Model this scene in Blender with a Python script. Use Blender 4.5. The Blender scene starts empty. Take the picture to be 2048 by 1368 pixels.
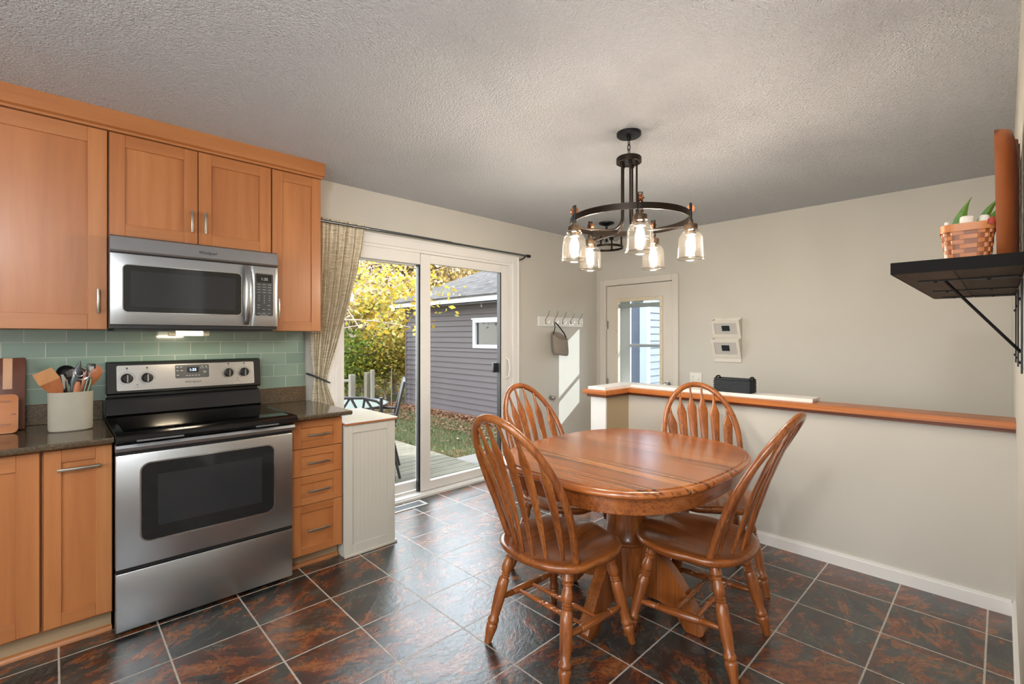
import bpy, bmesh, math, random
import numpy as np
from mathutils import Vector, Matrix, noise as mnoise
random.seed(7); np.random.seed(7)
PI = math.pi
S = bpy.context.scene
COL = S.collection

# ------------------------------------------------------------------ camera
cam_d = bpy.data.cameras.new('camera'); cam = bpy.data.objects.new('camera', cam_d); COL.objects.link(cam)
cam_d.sensor_width = 36.0; cam_d.lens = 948.0/2048*36.0
cam_d.shift_y = -(684.0-674.0)/2048
cam_d.clip_start = 0.02; cam_d.clip_end = 200
cam.location = (0, 0, 1.33)
cam.rotation_euler = (PI/2, 0, 0.8023-PI/2)
S.camera = cam
# ------------------------------------------------------------------ world, sun, exposure
S.view_settings.view_transform = 'Standard'; S.view_settings.look = 'None'
S.view_settings.exposure = 0.5; S.view_settings.gamma = 1.0
S.cycles.max_bounces = 10; S.cycles.diffuse_bounces = 6; S.cycles.glossy_bounces = 5
S.cycles.transparent_max_bounces = 24; S.cycles.transmission_bounces = 6
S.cycles.sample_clamp_indirect = 6.0; S.cycles.caustics_reflective = False; S.cycles.caustics_refractive = False
S.cycles.use_denoising = True
W = bpy.data.worlds.new('sky'); S.world = W; W.use_nodes = True
nt = W.node_tree; nt.nodes.clear()
_o = nt.nodes.new('ShaderNodeOutputWorld'); _b = nt.nodes.new('ShaderNodeBackground')
_tc = nt.nodes.new('ShaderNodeTexCoord'); _sx = nt.nodes.new('ShaderNodeSeparateXYZ'); _cr = nt.nodes.new('ShaderNodeValToRGB')
nt.links.new(_tc.outputs['Generated'], _sx.inputs[0]); nt.links.new(_sx.outputs['Z'], _cr.inputs[0])
_cr.color_ramp.elements[0].position = 0.0; _cr.color_ramp.elements[0].color = (1.0, 0.985, 0.95, 1)
_cr.color_ramp.elements[1].position = 0.7; _cr.color_ramp.elements[1].color = (0.80, 0.88, 1.0, 1)
nt.links.new(_cr.outputs[0], _b.inputs['Color']); _b.inputs['Strength'].default_value = 7.0
nt.links.new(_b.outputs[0], _o.inputs['Surface'])

def look(o, d):
    o.rotation_euler = Vector(d).to_track_quat('-Z', 'Y').to_euler()
def light(name, kind, loc, energy, color=(1, 1, 1), d=None, **k):
    l = bpy.data.lights.new(name, kind); o = bpy.data.objects.new(name, l); COL.objects.link(o)
    l.energy = energy; l.color = color; o.location = loc
    for a, v in k.items(): setattr(l, a, v)
    if d: look(o, d)
    return o
light('sun', 'SUN', (8, -6, 8), 8.0, (1.0, 0.96, 0.90), (-1, 0.91, -0.68), angle=0.006)
def portal(name, loc, sx, sy, d):
    o = light(name, 'AREA', loc, 1, d=d, shape='RECTANGLE', size=sx, size_y=sy); o.data.cycles.is_portal = True
portal('daylight_sliding_door', (2.36, 3.56, 1.03), 1.76, 2.0, (0, -1, 0))
portal('daylight_added_rear_window', (-2.75, 0.4, 1.5), 2.4, 1.3, (1, 0, 0))  # opening in the unseen rear wall, added for fill daylight
portal('daylight_added_side_window', (-1.1, -2.33, 1.5), 1.2, 1.0, (0, 1, 0))  # unseen side window, likewise added to light the room

# ------------------------------------------------------------------ mesh builder
class MB:
    def __init__(s): s.bm = bmesh.new(); s.mi = 0; s.M = None
    def _t(s, p):
        p = Vector(p); return s.M @ p if s.M else p
    def v(s, p): return s.bm.verts.new(s._t(p))
    def f(s, vs):
        try:
            f = s.bm.faces.new(vs); f.material_index = s.mi; return f
        except ValueError: return None
    def box(s, x0, x1, y0, y1, z0, z1, bev=0.0, seg=1):
        vs = [s.v((x, y, z)) for x in (x0, x1) for y in (y0, y1) for z in (z0, z1)]
        fs = [s.f([vs[i] for i in q]) for q in ((0,1,3,2),(4,6,7,5),(0,4,5,1),(2,3,7,6),(0,2,6,4),(1,5,7,3))]
        if bev > 0:
            es = list({e for f in fs for e in f.edges})
            r = bmesh.ops.bevel(s.bm, geom=es, offset=bev, segments=seg, profile=0.5, affect='EDGES')
            for f in r['faces']: f.material_index = s.mi
        return s
    def prism(s, pts, fn, lo, hi, bev=0.0, seg=1):
        """pts 2D outline, fn(a,b,h)->3D"""
        A = [s.v(fn(a, b, lo)) for a, b in pts]; B = [s.v(fn(a, b, hi)) for a, b in pts]
        n = len(pts); fs = [s.f(list(reversed(A))), s.f(B)]
        for i in range(n):
            j = (i+1) % n; fs.append(s.f([A[i], A[j], B[j], B[i]]))
        if bev > 0:
            es = [e for f in fs[:2] if f for e in f.edges]
            r = bmesh.ops.bevel(s.bm, geom=es, offset=bev, segments=seg, profile=0.5, affect='EDGES')
            for f in r['faces']: f.material_index = s.mi
        return s
    def rings(s, R, closed=False, cap=True):
        V = [[s.v(p) for p in r] for r in R]; n = len(V[0]); m = len(V)
        for i in range(m if closed else m-1):
            a, b = V[i], V[(i+1) % m]
            for k in range(n):
                l = (k+1) % n; s.f([a[k], a[l], b[l], b[k]])
        if cap and not closed:
            s.f(list(reversed(V[0]))); s.f(V[-1])
        return s
    def turn(s, p0, p1, prof, seg=12, cap=True):
        p0, p1 = Vector(p0), Vector(p1); d = (p1-p0); L = d.length; d.normalize()
        u = d.orthogonal().normalized(); w = d.cross(u)
        R = []
        for t, r in prof:
            c = p0+d*(t*L); R.append([c+(u*math.cos(a)+w*math.sin(a))*r for a in [2*PI*k/seg for k in range(seg)]])
        return s.rings(R, cap=cap)
    def cyl(s, p0, p1, r0, r1=None, seg=12): return s.turn(p0, p1, [(0, r0), (1, r0 if r1 is None else r1)], seg)
    def lathe(s, prof, c=(0, 0, 0), seg=32, cap=False, closed=False):
        R = [[(c[0]+r*math.cos(2*PI*k/seg), c[1]+r*math.sin(2*PI*k/seg), c[2]+z) for k in range(seg)] for r, z in prof]
        return s.rings(R, closed=closed, cap=cap)
    def tube(s, pts, r, seg=8, closed=False, flat=1.0, up=None, cap=True):
        """sweep: r number or list; cross-section r along side, r*flat along 'up'-ish axis"""
        pts = [Vector(p) for p in pts]; n = len(pts); R = []
        if not hasattr(r, '__len__'): r = [r]*n
        pu = None
        for i in range(n):
            a = pts[(i-1) % n] if (closed or i > 0) else pts[i]; b = pts[(i+1) % n] if (closed or i < n-1) else pts[i]
            d = (b-a).normalized()
            if up is not None:
                u = Vector(up); u = (u-d*u.dot(d))
                u = u.normalized() if u.length > 1e-5 else d.orthogonal().normalized()
            else:
                u = d.orthogonal().normalized() if pu is None else (pu-d*pu.dot(d)).normalized()
            pu = u; w = d.cross(u)
            R.append([pts[i]+(u*math.sin(t)*flat+w*math.cos(t))*r[i] for t in [2*PI*k/seg for k in range(seg)]])
        return s.rings(R, closed=closed, cap=cap)
    def strip(s, R):
        V = [[s.v(p) for p in r] for r in R]
        for i in range(len(V)-1):
            for k in range(len(V[0])-1): s.f([V[i][k], V[i][k+1], V[i+1][k+1], V[i+1][k]])
        return s

ORG = {}
def mat_of(m): return m
def mkobj(name, data):
    o = bpy.data.objects.new(name, data); COL.objects.link(o); return o
def build(name, mb, mats, parent=None, ang=35, smooth=True, tagd=None, base=None, solid=0.0, fix=True):
    bm = mb.bm
    if fix: bmesh.ops.recalc_face_normals(bm, faces=bm.faces)
    me = bpy.data.meshes.new(name)
    if parent is not None: org = ORG[parent]
    elif base is not None: org = Vector(base)
    else:
        xs = [v.co for v in bm.verts]
        lo = Vector([min(c[i] for c in xs) for i in range(3)]); hi = Vector([max(c[i] for c in xs) for i in range(3)])
        org = Vector(((lo.x+hi.x)/2, (lo.y+hi.y)/2, lo.z))
    for v in bm.verts: v.co -= org
    bm.to_mesh(me); bm.free()
    for m in (mats if isinstance(mats, (list, tuple)) else [mats]): me.materials.append(m)
    if smooth:
        me.polygons.foreach_set('use_smooth', [True]*len(me.polygons)); me.set_sharp_from_angle(angle=math.radians(ang))
    o = mkobj(name, me)
    if parent is not None: o.parent = parent
    else: o.location = org
    ORG[o] = org
    if solid:
        md = o.modifiers.new('thick', 'SOLIDIFY'); md.thickness = solid; md.offset = 0
    if tagd: tag(o, *tagd)
    return o
def tag(o, label, cat, group=None):
    o['label'] = label; o['category'] = cat
    if group: o['group'] = group
    return o
def structure(name, mb, mats, **k):
    o = build(name, mb, mats, **k); o['kind'] = 'structure'; return o
def thing(name, label, cat, loc, group=None):
    """world-coordinate thing: its parts are written in world coordinates"""
    o = mkobj(name, None); o.location = loc; o.empty_display_size = 0.1; ORG[o] = Vector(loc)
    return tag(o, label, cat, group)
def lthing(name, label, cat, group=None):
    o = mkobj(name, None); ORG[o] = Vector((0, 0, 0)); return tag(o, label, cat, group)
def dup(root, loc, rz, label):
    r = root.copy(); COL.objects.link(r); r.location = loc; r.rotation_euler = (0, 0, rz); r['label'] = label
    for ch in list(root.children):
        c = ch.copy(); COL.objects.link(c); c.parent = r
        for g in list(ch.children):
            d = g.copy(); COL.objects.link(d); d.parent = c
    return r
def text_mb(body, size, fn, depth=0.0006, align='CENTER', shear=0.0):
    cu = bpy.data.curves.new('t', 'FONT'); cu.body = body; cu.size = size; cu.align_x = align; cu.align_y = 'CENTER'
    cu.extrude = depth; cu.shear = shear; cu.resolution_u = 3
    to = bpy.data.objects.new('t', cu); COL.objects.link(to); bpy.context.view_layer.update()
    me = bpy.data.meshes.new_from_object(to.evaluated_get(bpy.context.evaluated_depsgraph_get()))
    mb = MB(); mb.bm.from_mesh(me)
    for v in mb.bm.verts: v.co = Vector(fn(v.co.x, v.co.y, v.co.z))
    bpy.data.objects.remove(to); bpy.data.curves.remove(cu); bpy.data.meshes.remove(me)
    return mb

# ------------------------------------------------------------------ materials
def lin(h):
    c = [int(h[i:i+2], 16)/255 for i in (0, 2, 4)]
    return tuple(x/12.92 if x <= 0.04045 else ((x+0.055)/1.055)**2.4 for x in c)+(1,)
class N:
    def __init__(s, name):
        s.m = bpy.data.materials.new(name); s.m.use_nodes = True; s.t = s.m.node_tree; s.t.nodes.clear()
        s.out = s.n('ShaderNodeOutputMaterial')
    def n(s, t, **k):
        x = s.t.nodes.new(t)
        for a, v in k.items(): setattr(x, a, v)
        return x
    def put(s, inp, v):
        if isinstance(v, bpy.types.NodeSocket): s.t.links.new(v, inp)
        else: inp.default_value = v
    def math(s, op, a, b=0.0, c=0.0):
        x = s.n('ShaderNodeMath', operation=op); s.put(x.inputs[0], a); s.put(x.inputs[1], b); s.put(x.inputs[2], c); return x.outputs[0]
    def vmath(s, op, a, b=(0, 0, 0)):
        x = s.n('ShaderNodeVectorMath', operation=op); s.put(x.inputs[0], a); s.put(x.inputs[1], b); return x.outputs[0]
    def mix(s, f, a, b, mode='MIX'):
        x = s.n('ShaderNodeMix', data_type='RGBA', blend_type=mode); s.put(x.inputs[0], f); s.put(x.inputs[6], a); s.put(x.inputs[7], b); return x.outputs[2]
    def noise(s, vec, scale, detail=3, rough=0.5, dist=0.0, out=0):
        x = s.n('ShaderNodeTexNoise'); s.put(x.inputs['Vector'], vec); s.put(x.inputs['Scale'], scale)
        x.inputs['Detail'].default_value = detail; x.inputs['Roughness'].default_value = rough; x.inputs['Distortion'].default_value = dist
        return x.outputs[out]
    def ramp(s, f, stops, interp='LINEAR'):
        x = s.n('ShaderNodeValToRGB'); s.put(x.inputs[0], f); e = x.color_ramp.elements; x.color_ramp.interpolation = interp
        while len(e) < len(stops): e.new(0.5)
        for i, (p, c) in enumerate(stops): e[i].position = p; e[i].color = c if len(c) == 4 else tuple(c)+(1,)
        return x.outputs[0]
    def obj(s, rnd=True):
        tc = s.n('ShaderNodeTexCoord').outputs['Object']
        if not rnd: return tc
        oi = s.n('ShaderNodeObjectInfo').outputs['Random']
        r = s.math('MULTIPLY', oi, 17.3); cx = s.n('ShaderNodeCombineXYZ')
        for i in range(3): s.put(cx.inputs[i], r)
        return s.vmath('ADD', tc, cx.outputs[0])
    def pos(s): return s.n('ShaderNodeNewGeometry').outputs['Position']
    def mapv(s, v, sc): return s.vmath('MULTIPLY', v, sc)
    def bump(s, h, strength=0.3, dist=0.002):
        x = s.n('ShaderNodeBump'); x.inputs['Strength'].default_value = strength; x.inputs['Distance'].default_value = dist
        s.put(x.inputs['Height'], h); return x.outputs[0]
    def pbr(s, col, rough=0.5, metal=0.0, spec=0.5, normal=None, **k):
        p = s.n('ShaderNodeBsdfPrincipled'); s.put(p.inputs['Base Color'], col); s.put(p.inputs['Roughness'], rough)
        s.put(p.inputs['Metallic'], metal); s.put(p.inputs['Specular IOR Level'], spec)
        if normal is not None: s.put(p.inputs['Normal'], normal)
        for a, v in k.items(): s.put(p.inputs[a.replace('_', ' ')], v)
        s.t.links.new(p.outputs[0], s.out.inputs['Surface']); return s.m
def flat(name, h, rough=0.5, metal=0.0, spec=0.5, nscale=30.0, var=0.04, bump=0.0, **k):
    """paint-like procedural: slight noise in colour and roughness"""
    n = N(name); c = lin(h) if isinstance(h, str) else h
    nz = n.noise(n.obj(), nscale, 4)
    col = n.mix(nz, tuple(x*(1-var) for x in c[:3])+(1,), tuple(min(1, x*(1+var)) for x in c[:3])+(1,))
    nm = n.bump(nz, bump, 0.002) if bump else None
    return n.pbr(col, rough, metal, spec, nm, **k)
def wood(name, stops, axis='z', fine=60.0, along=2.5, rough=0.35, line=0.35, dark=None, bump=0.08, coat=0.0, streak=1.0, spec=0.5):
    n = N(name); vr = n.n('ShaderNodeVectorRotate', rotation_type=axis.upper()+'_AXIS'); n.put(vr.inputs['Vector'], n.obj()); vr.inputs['Angle'].default_value = 0.55; v = vr.outputs[0]
    sc = {'x': (along, fine, fine), 'y': (fine, along, fine), 'z': (fine, fine, along)}[axis]
    sb = tuple(x*0.16 for x in sc); 
    big = n.noise(n.mapv(v, sb), 1.0, 4, 0.55, 0.8)
    fn = n.noise(n.mapv(v, sc), 1.0, 5, 0.65, 0.3)
    f = n.math('ADD', n.math('MULTIPLY', big, 0.65*streak), n.math('MULTIPLY', fn, 1-0.65*streak))
    col = n.ramp(f, stops)
    nm = None
    if dark is not None:
        vf = tuple(x*2.2 if x == fine else x*0.9 for x in sc)
        g = n.noise(n.mapv(v, vf), 1.0, 2, 0.6, 0.2)
        gate = n.noise(n.mapv(v, tuple(x*0.3 for x in sc)), 1.0, 2, 0.5, 0.5)
        gm = n.math('MULTIPLY', n.ramp(g, [(0.50, (0, 0, 0)), (0.62, (1, 1, 1))]), n.ramp(gate, [(0.36, (0, 0, 0)), (0.52, (1, 1, 1))]))
        col = n.mix(n.math('MULTIPLY', gm, line), col, dark)
        nm = n.bump(gm, bump, -0.001)
    else: nm = n.bump(fn, bump, 0.001)
    return n.pbr(col, rough, 0.0, spec, nm, Coat_Weight=coat, Coat_Roughness=0.15)
def glassmat(name, tint=(1, 1, 1, 1), rough=0.0, base=0.04, bumpy=0.0, gain=1.0, trl=0.0):
    n = N(name); tr = n.n('ShaderNodeBsdfTransparent'); tr.inputs[0].default_value = tint
    gl = n.n('ShaderNodeBsdfGlossy'); gl.inputs['Roughness'].default_value = rough
    lw = n.n('ShaderNodeLayerWeight'); lw.inputs['Blend'].default_value = 0.5
    f = n.math('ADD', n.math('MULTIPLY', n.math('POWER', lw.outputs['Facing'], 4.0), 0.7*gain), base)
    if bumpy:
        b = n.bump(n.noise(n.obj(), 160, 2), bumpy, 0.002); n.put(gl.inputs['Normal'], b)
    mx = n.n('ShaderNodeMixShader'); n.put(mx.inputs[0], f); n.t.links.new(tr.outputs[0], mx.inputs[1]); n.t.links.new(gl.outputs[0], mx.inputs[2])
    if trl:
        tl = n.n('ShaderNodeBsdfTranslucent'); tl.inputs[0].default_value = (1, 0.95, 0.88, 1); m2 = n.n('ShaderNodeMixShader'); m2.inputs[0].default_value = trl
        n.t.links.new(mx.outputs[0], m2.inputs[1]); n.t.links.new(tl.outputs[0], m2.inputs[2]); mx = m2
    n.t.links.new(mx.outputs[0], n.out.inputs['Surface']); return n.m
def emis(name, c, st):
    n = N(name); e = n.n('ShaderNodeEmission'); e.inputs[0].default_value = c; e.inputs[1].default_value = st
    n.t.links.new(e.outputs[0], n.out.inputs['Surface']); return n.m

def m_wall():
    n = N('wall_paint_greige'); p = n.pos(); nz = n.noise(p, 2.2, 3)
    col = n.mix(nz, lin('c3bfb5'), lin('cac6bd'))
    return n.pbr(col, 0.55, 0, 0.35, n.bump(n.noise(p, 140, 3), 0.12, 0.002))
def m_ceiling():
    n = N('popcorn_ceiling'); p = n.pos()
    a = n.noise(p, 95, 3, 0.6); v = n.n('ShaderNodeTexVoronoi'); n.put(v.inputs['Vector'], p); v.inputs['Scale'].default_value = 150
    h = n.math('ADD', n.ramp(a, [(0.35, (0, 0, 0)), (0.66, (1, 1, 1))]), n.math('MULTIPLY', v.outputs['Distance'], -0.8))
    return n.pbr(lin('e2e6ec'), 0.9, 0, 0.15, n.bump(h, 1.0, 0.009))
TILE = 0.3325; TX = 0.015; TY = 8.147*TILE
def m_floor():
    n = N('slate_tile_floor'); p = n.pos()
    q = n.vmath('ADD', p, (-TX, -TY, 0)); q = n.mapv(q, (1/TILE, 1/TILE, 1))
    sp = n.n('ShaderNodeSeparateXYZ'); n.put(sp.inputs[0], q)
    ix, iy = n.math('FLOOR', sp.outputs[0]), n.math('FLOOR', sp.outputs[1])
    fx, fy = n.math('SUBTRACT', sp.outputs[0], ix), n.math('SUBTRACT', sp.outputs[1], iy)
    wob = n.math('MULTIPLY', n.math('SUBTRACT', n.noise(p, 60, 2), 0.5), 0.012)
    def edge(f): return n.math('ADD', n.math('SUBTRACT', 0.5, n.math('ABSOLUTE', n.math('SUBTRACT', f, 0.5))), wob)
    e = n.math('MINIMUM', edge(fx), edge(fy))
    grout = n.ramp(e, [(0.0075, (1, 1, 1)), (0.0115, (0, 0, 0))])
    cx = n.n('ShaderNodeCombineXYZ'); n.put(cx.inputs[0], ix); n.put(cx.inputs[1], iy)
    wn = n.n('ShaderNodeTexWhiteNoise'); wn.noise_dimensions = '3D'; n.put(wn.inputs['Vector'], cx.outputs[0])
    off = n.mapv(wn.outputs['Color'], (23, 23, 23))
    vr = n.n('ShaderNodeVectorRotate', rotation_type='Z_AXIS'); n.put(vr.inputs['Vector'], p); n.put(vr.inputs['Angle'], n.math('MULTIPLY', n.math('SUBTRACT', wn.outputs['Value'], 0.5), 1.6))
    b = n.vmath('ADD', vr.outputs[0], off)
    warp = n.noise(b, 7.0, 5, 0.65, out=1); bw = n.vmath('ADD', b, n.mapv(n.vmath('SUBTRACT', warp, (0.5, 0.5, 0.5)), (0.12, 0.12, 0.12)))
    n1 = n.noise(n.mapv(bw, (5.5, 12.0, 7.0)), 1.0, 8, 0.68, 0.3)
    n2 = n.noise(n.mapv(n.vmath('ADD', bw, (7.7, 3.1, 0)), (7.0, 13.0, 7.0)), 1.0, 8, 0.7, 0.2)
    n3 = n.noise(n.mapv(n.vmath('ADD', bw, (1.7, 9.1, 0)), (4.0, 8.0, 7.0)), 1.0, 7, 0.66, 0.2)
    shift = n.math('MULTIPLY', n.math('SUBTRACT', wn.outputs['Value'], 0.5), 0.08)
    base = n.ramp(n1, [(0.33, lin('17191b')), (0.43, lin('2a2d2d')), (0.50, lin('373a39')), (0.56, lin('4a4a44')), (0.64, lin('2c2a29'))])
    rust = n.ramp(n1, [(0.38, lin('3c241b')), (0.46, lin('5e3220')), (0.53, lin('7f4426')), (0.60, lin('8f5a33')), (0.70, lin('4a3022'))])
    col = n.mix(n.ramp(n.math('ADD', n2, shift), [(0.468, (0, 0, 0)), (0.525, (1, 1, 1))]), base, rust)
    col = n.mix(n.math('MULTIPLY', n.ramp(n3, [(0.56, (0, 0, 0)), (0.60, (1, 1, 1))]), 0.7), col, lin('44504a'))
    fine = n.noise(n.mapv(bw, (40, 80, 40)), 1.0, 6, 0.7, 0.2)
    col = n.mix(0.7, col, n.ramp(fine, [(0.36, (0.22, 0.22, 0.22)), (0.58, (1, 1, 1))]), 'MULTIPLY')
    col = n.mix(grout, col, lin('b4ada2'))
    lay = n.noise(n.mapv(bw, (22, 48, 20)), 1.0, 4, 0.6, 0.4); grain = n.noise(n.mapv(p, (1.0, 1.5, 1.0)), 150, 3, 0.6)
    h = n.math('ADD', n.math('ADD', lay, n.math('MULTIPLY', grain, 0.35)), n.math('MULTIPLY', grout, -0.5))
    rough = n.math('ADD', 0.25, n.math('MULTIPLY', grout, 0.3))
    return n.pbr(col, rough, 0, 0.8, n.bump(h, 0.42, 0.004), IOR=1.62)
def m_backsplash():
    n = N('sage_glass_tile'); p = n.pos(); sp = n.n('ShaderNodeSeparateXYZ'); n.put(sp.inputs[0], p)
    cx = n.n('ShaderNodeCombineXYZ'); n.put(cx.inputs[0], n.math('ADD', sp.outputs[0], 0.03)); n.put(cx.inputs[1], n.math('SUBTRACT', sp.outputs[2], 0.992))
    b = n.n('ShaderNodeTexBrick'); n.put(b.inputs['Vector'], cx.outputs[0]); b.offset = 0.5
    b.inputs['Color1'].default_value = lin('6d8378'); b.inputs['Color2'].default_value = lin('788d80'); b.inputs['Mortar'].default_value = lin('a9b0a2')
    b.inputs['Scale'].default_value = 1.0; b.inputs['Mortar Size'].default_value = 0.0016; b.inputs['Mortar Smooth'].default_value = 0.1
    b.inputs['Brick Width'].default_value = 0.1540; b.inputs['Row Height'].default_value = 0.0775
    return n.pbr(b.outputs['Color'], 0.10, 0, 0.6, n.bump(b.outputs['Fac'], 0.6, -0.003), Coat_Weight=0.4, Coat_Roughness=0.03)
def m_granite():
    n = N('brown_granite'); p = n.pos(); a = n.noise(p, 120, 4, 0.7); v = n.n('ShaderNodeTexVoronoi'); n.put(v.inputs['Vector'], p); v.inputs['Scale'].default_value = 260
    f = n.math('ADD', n.math('MULTIPLY', a, 0.7), n.math('MULTIPLY', v.outputs['Color'], 0.35))
    col = n.ramp(f, [(0.36, lin('1b1815')), (0.47, lin('3d3328')), (0.55, lin('6a563f')), (0.63, lin('4a3c2c')), (0.72, lin('9a8264'))])
    col = n.mix(n.noise(p, 6, 3), col, lin('4e4538'))
    return n.pbr(col, 0.10, 0, 0.6)
def m_steel(name, h='b4b6b8', axis='x', rough=0.30):
    n = N(name); v = n.obj(False); sc = {'x': (2, 350, 350), 'z': (350, 350, 2)}[axis]
    g = n.noise(n.mapv(v, sc), 1.0, 3)
    return n.pbr(n.mix(g, tuple(x*0.95 for x in lin(h)[:3])+(1,), lin(h)), n.math('ADD', rough-0.02, n.math('MULTIPLY', g, 0.04)), 1.0, 0.5, n.bump(g, 0.012, 0.0003))
def m_curtain():
    n = N('linen_curtain'); v = n.obj(False)
    a = n.noise(n.mapv(v, (14, 14, 260)), 1.0, 3, 0.6); b = n.noise(n.mapv(v, (260, 260, 8)), 1.0, 2)
    f = n.math('ADD', n.math('MULTIPLY', a, 0.7), n.math('MULTIPLY', b, 0.3))
    col = n.ramp(f, [(0.38, lin('a09274')), (0.47, lin('d2c8b0')), (0.60, lin('e6dfcd'))])
    p = n.pbr(col, 0.9, 0, 0.1, n.bump(f, 0.3, 0.001)); 
    return p
def m_siding(name, h, row=0.105):
    n = N(name); p = n.pos(); g = n.noise(n.mapv(p, (3, 3, 60)), 1.0, 3)
    c = lin(h); return n.pbr(n.mix(g, tuple(x*0.88 for x in c[:3])+(1,), c), 0.6, 0, 0.3)
def m_shingle():
    n = N('asphalt_shingles'); p = n.pos(); sp = n.n('ShaderNodeSeparateXYZ'); n.put(sp.inputs[0], p)
    cx = n.n('ShaderNodeCombineXYZ'); n.put(cx.inputs[0], sp.outputs[1]); n.put(cx.inputs[1], n.math('MULTIPLY', sp.outputs[2], 1.0))
    b = n.n('ShaderNodeTexBrick'); n.put(b.inputs['Vector'], cx.outputs[0]); b.offset = 0.37
    b.inputs['Color1'].default_value = lin('57524f'); b.inputs['Color2'].default_value = lin('2f2c2a'); b.inputs['Mortar'].default_value = lin('151413')
    b.inputs['Scale'].default_value = 1.0; b.inputs['Mortar Size'].default_value = 0.006; b.inputs['Brick Width'].default_value = 0.22; b.inputs['Row Height'].default_value = 0.062
    return n.pbr(n.mix(0.4, b.outputs['Color'], n.ramp(n.noise(p, 9, 4), [(0.3, lin('332e2c')), (0.7, lin('5f5955'))])), 0.9, 0, 0.2)
def m_leaf(name, cols, trans=0.35):
    n = N(name); g = n.n('ShaderNodeNewGeometry').outputs['Random Per Island']
    st = [(i/max(1, len(cols)-1), lin(c)) for i, c in enumerate(cols)]
    col = n.ramp(g, st, 'LINEAR')
    d = n.n('ShaderNodeBsdfDiffuse'); t = n.n('ShaderNodeBsdfTranslucent'); n.put(d.inputs[0], col); n.put(t.inputs[0], col)
    mx = n.n('ShaderNodeMixShader'); mx.inputs[0].default_value = trans
    n.t.links.new(d.outputs[0], mx.inputs[1]); n.t.links.new(t.outputs[0], mx.inputs[2]); n.t.links.new(mx.outputs[0], n.out.inputs['Surface']); return n.m
def m_weave(name, c1, c2, sc=90.0):
    n = N(name); v = n.obj(False); w1 = n.n('ShaderNodeTexWave'); n.put(w1.inputs['Vector'], v); w1.bands_direction = 'Z'; w1.inputs['Scale'].default_value = sc; w1.inputs['Distortion'].default_value = 1.0
    return n.pbr(n.mix(w1.outputs['Color'], lin(c1), lin(c2)), 0.9, 0, 0.1, n.bump(w1.outputs['Fac'], 0.8, 0.003))

M_WALL = m_wall(); M_CEIL = m_ceiling(); M_FLOOR = m_floor(); M_TILE = m_backsplash(); M_GRAN = m_granite()
M_WHITE = flat('white_trim_paint', 'e6e4e0', 0.4, nscale=8, var=0.02)
M_CREAM = flat('cream_cabinet_paint', 'c2bfb4', 0.4, nscale=8, var=0.03)
M_DOORP = flat('white_door_paint', 'd3cdc2', 0.4, nscale=6, var=0.03)
MAPLE = [(0.30, lin('965a30')), (0.50, lin('a96b3c')), (0.70, lin('b97c4b'))]
M_MAPV = wood('maple_vertical_grain', MAPLE, 'z', 26, 1.6, 0.36, coat=0.1)
M_MAPH = wood('maple_horizontal_grain', [(p, tuple(x*0.93 for x in c[:3])+(1,)) for p, c in MAPLE], 'x', 26, 1.6, 0.36, coat=0.1)
M_MAPD = flat('cabinet_gap_shadow_wood', '4a2c1a', 0.6)
M_KICK = wood('greyed_kick_board', [(0.3, lin('9a8263')), (0.7, lin('ab9373'))], 'x', 26, 1.6, 0.5)
OAK = [(0.30, lin('6d3916')), (0.46, lin('8c4d20')), (0.56, lin('9c5a28')), (0.70, lin('b0703a'))]
OAKD = lin('43200c')
M_OAKX = wood('oak_grain_lengthwise', OAK, 'x', 55, 2.2, 0.28, 0.55, OAKD, coat=0.35)
M_OAKY = wood('oak_grain_crosswise', [(p, tuple(min(1, x*1.3) for x in c[:3])+(1,)) for p, c in OAK], 'y', 15, 0.8, 0.24, 0.95, OAKD, coat=0.8, bump=0.03)
M_OAKZ = wood('oak_grain_upright', OAK, 'z', 55, 2.2, 0.30, 0.5, OAKD, coat=0.35)
M_CAPY = wood('oak_cap_rail_lengthwise', [(p, c) for p, c in [(0.3, lin('9a5526')), (0.5, lin('b96c32')), (0.7, lin('c98045'))]], 'y', 55, 1.2, 0.35, 0.35, lin('6b3413'))
M_CAPX = wood('oak_cap_rail_return', [(p, c) for p, c in [(0.3, lin('9a5526')), (0.5, lin('b96c32')), (0.7, lin('c98045'))]], 'x', 55, 1.2, 0.35, 0.35, lin('6b3413'))
M_CAPD = wood('dark_cap_moulding', [(0.3, lin('5f2e14')), (0.7, lin('7b3f1d'))], 'y', 55, 1.2, 0.4)
M_STEEL = m_steel('brushed_steel'); M_STEELV = m_steel('brushed_steel_upright', axis='z')
M_NICKEL = m_steel('satin_nickel', 'b5b0a6', rough=0.3)
M_CHROME = flat('chrome', 'c8c8ca', 0.12, 1.0)
M_BLACKE = flat('black_enamel', '0b0c0d', 0.18, spec=0.6)
M_BLACKG = flat('black_cooktop_glass', '050606', 0.04, spec=0.7)
M_OVENG = flat('oven_window_glass', '191b1c', 0.06, spec=0.5)
M_OVENI = flat('oven_window_inner_glass', '26282a', 0.08, spec=0.45)
M_PLAST = flat('black_plastic', '141516', 0.4)
M_GREYP = flat('dark_grey_panel', '3a3c3e', 0.3)
M_MARK = flat('pale_print', 'a8aaa8', 0.6)
M_INK = flat('dark_print', '26282a', 0.5)
M_DIGIT = emis('blue_white_digits', (0.55, 0.75, 1.0, 1), 3.0)
M_LCD = emis('grey_lcd_digits', (0.75, 0.8, 0.82, 1), 0.5)
M_BLK = flat('black_iron', '15161a', 0.45, 0.4)
M_BRONZE = flat('oil_rubbed_bronze', '2c231c', 0.38, 0.75)
M_BRONZL = flat('bronze_socket', '5b4a3a', 0.4, 0.7)
M_COPPER = flat('copper_wheel', 'c07a52', 0.25, 0.9)
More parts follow.
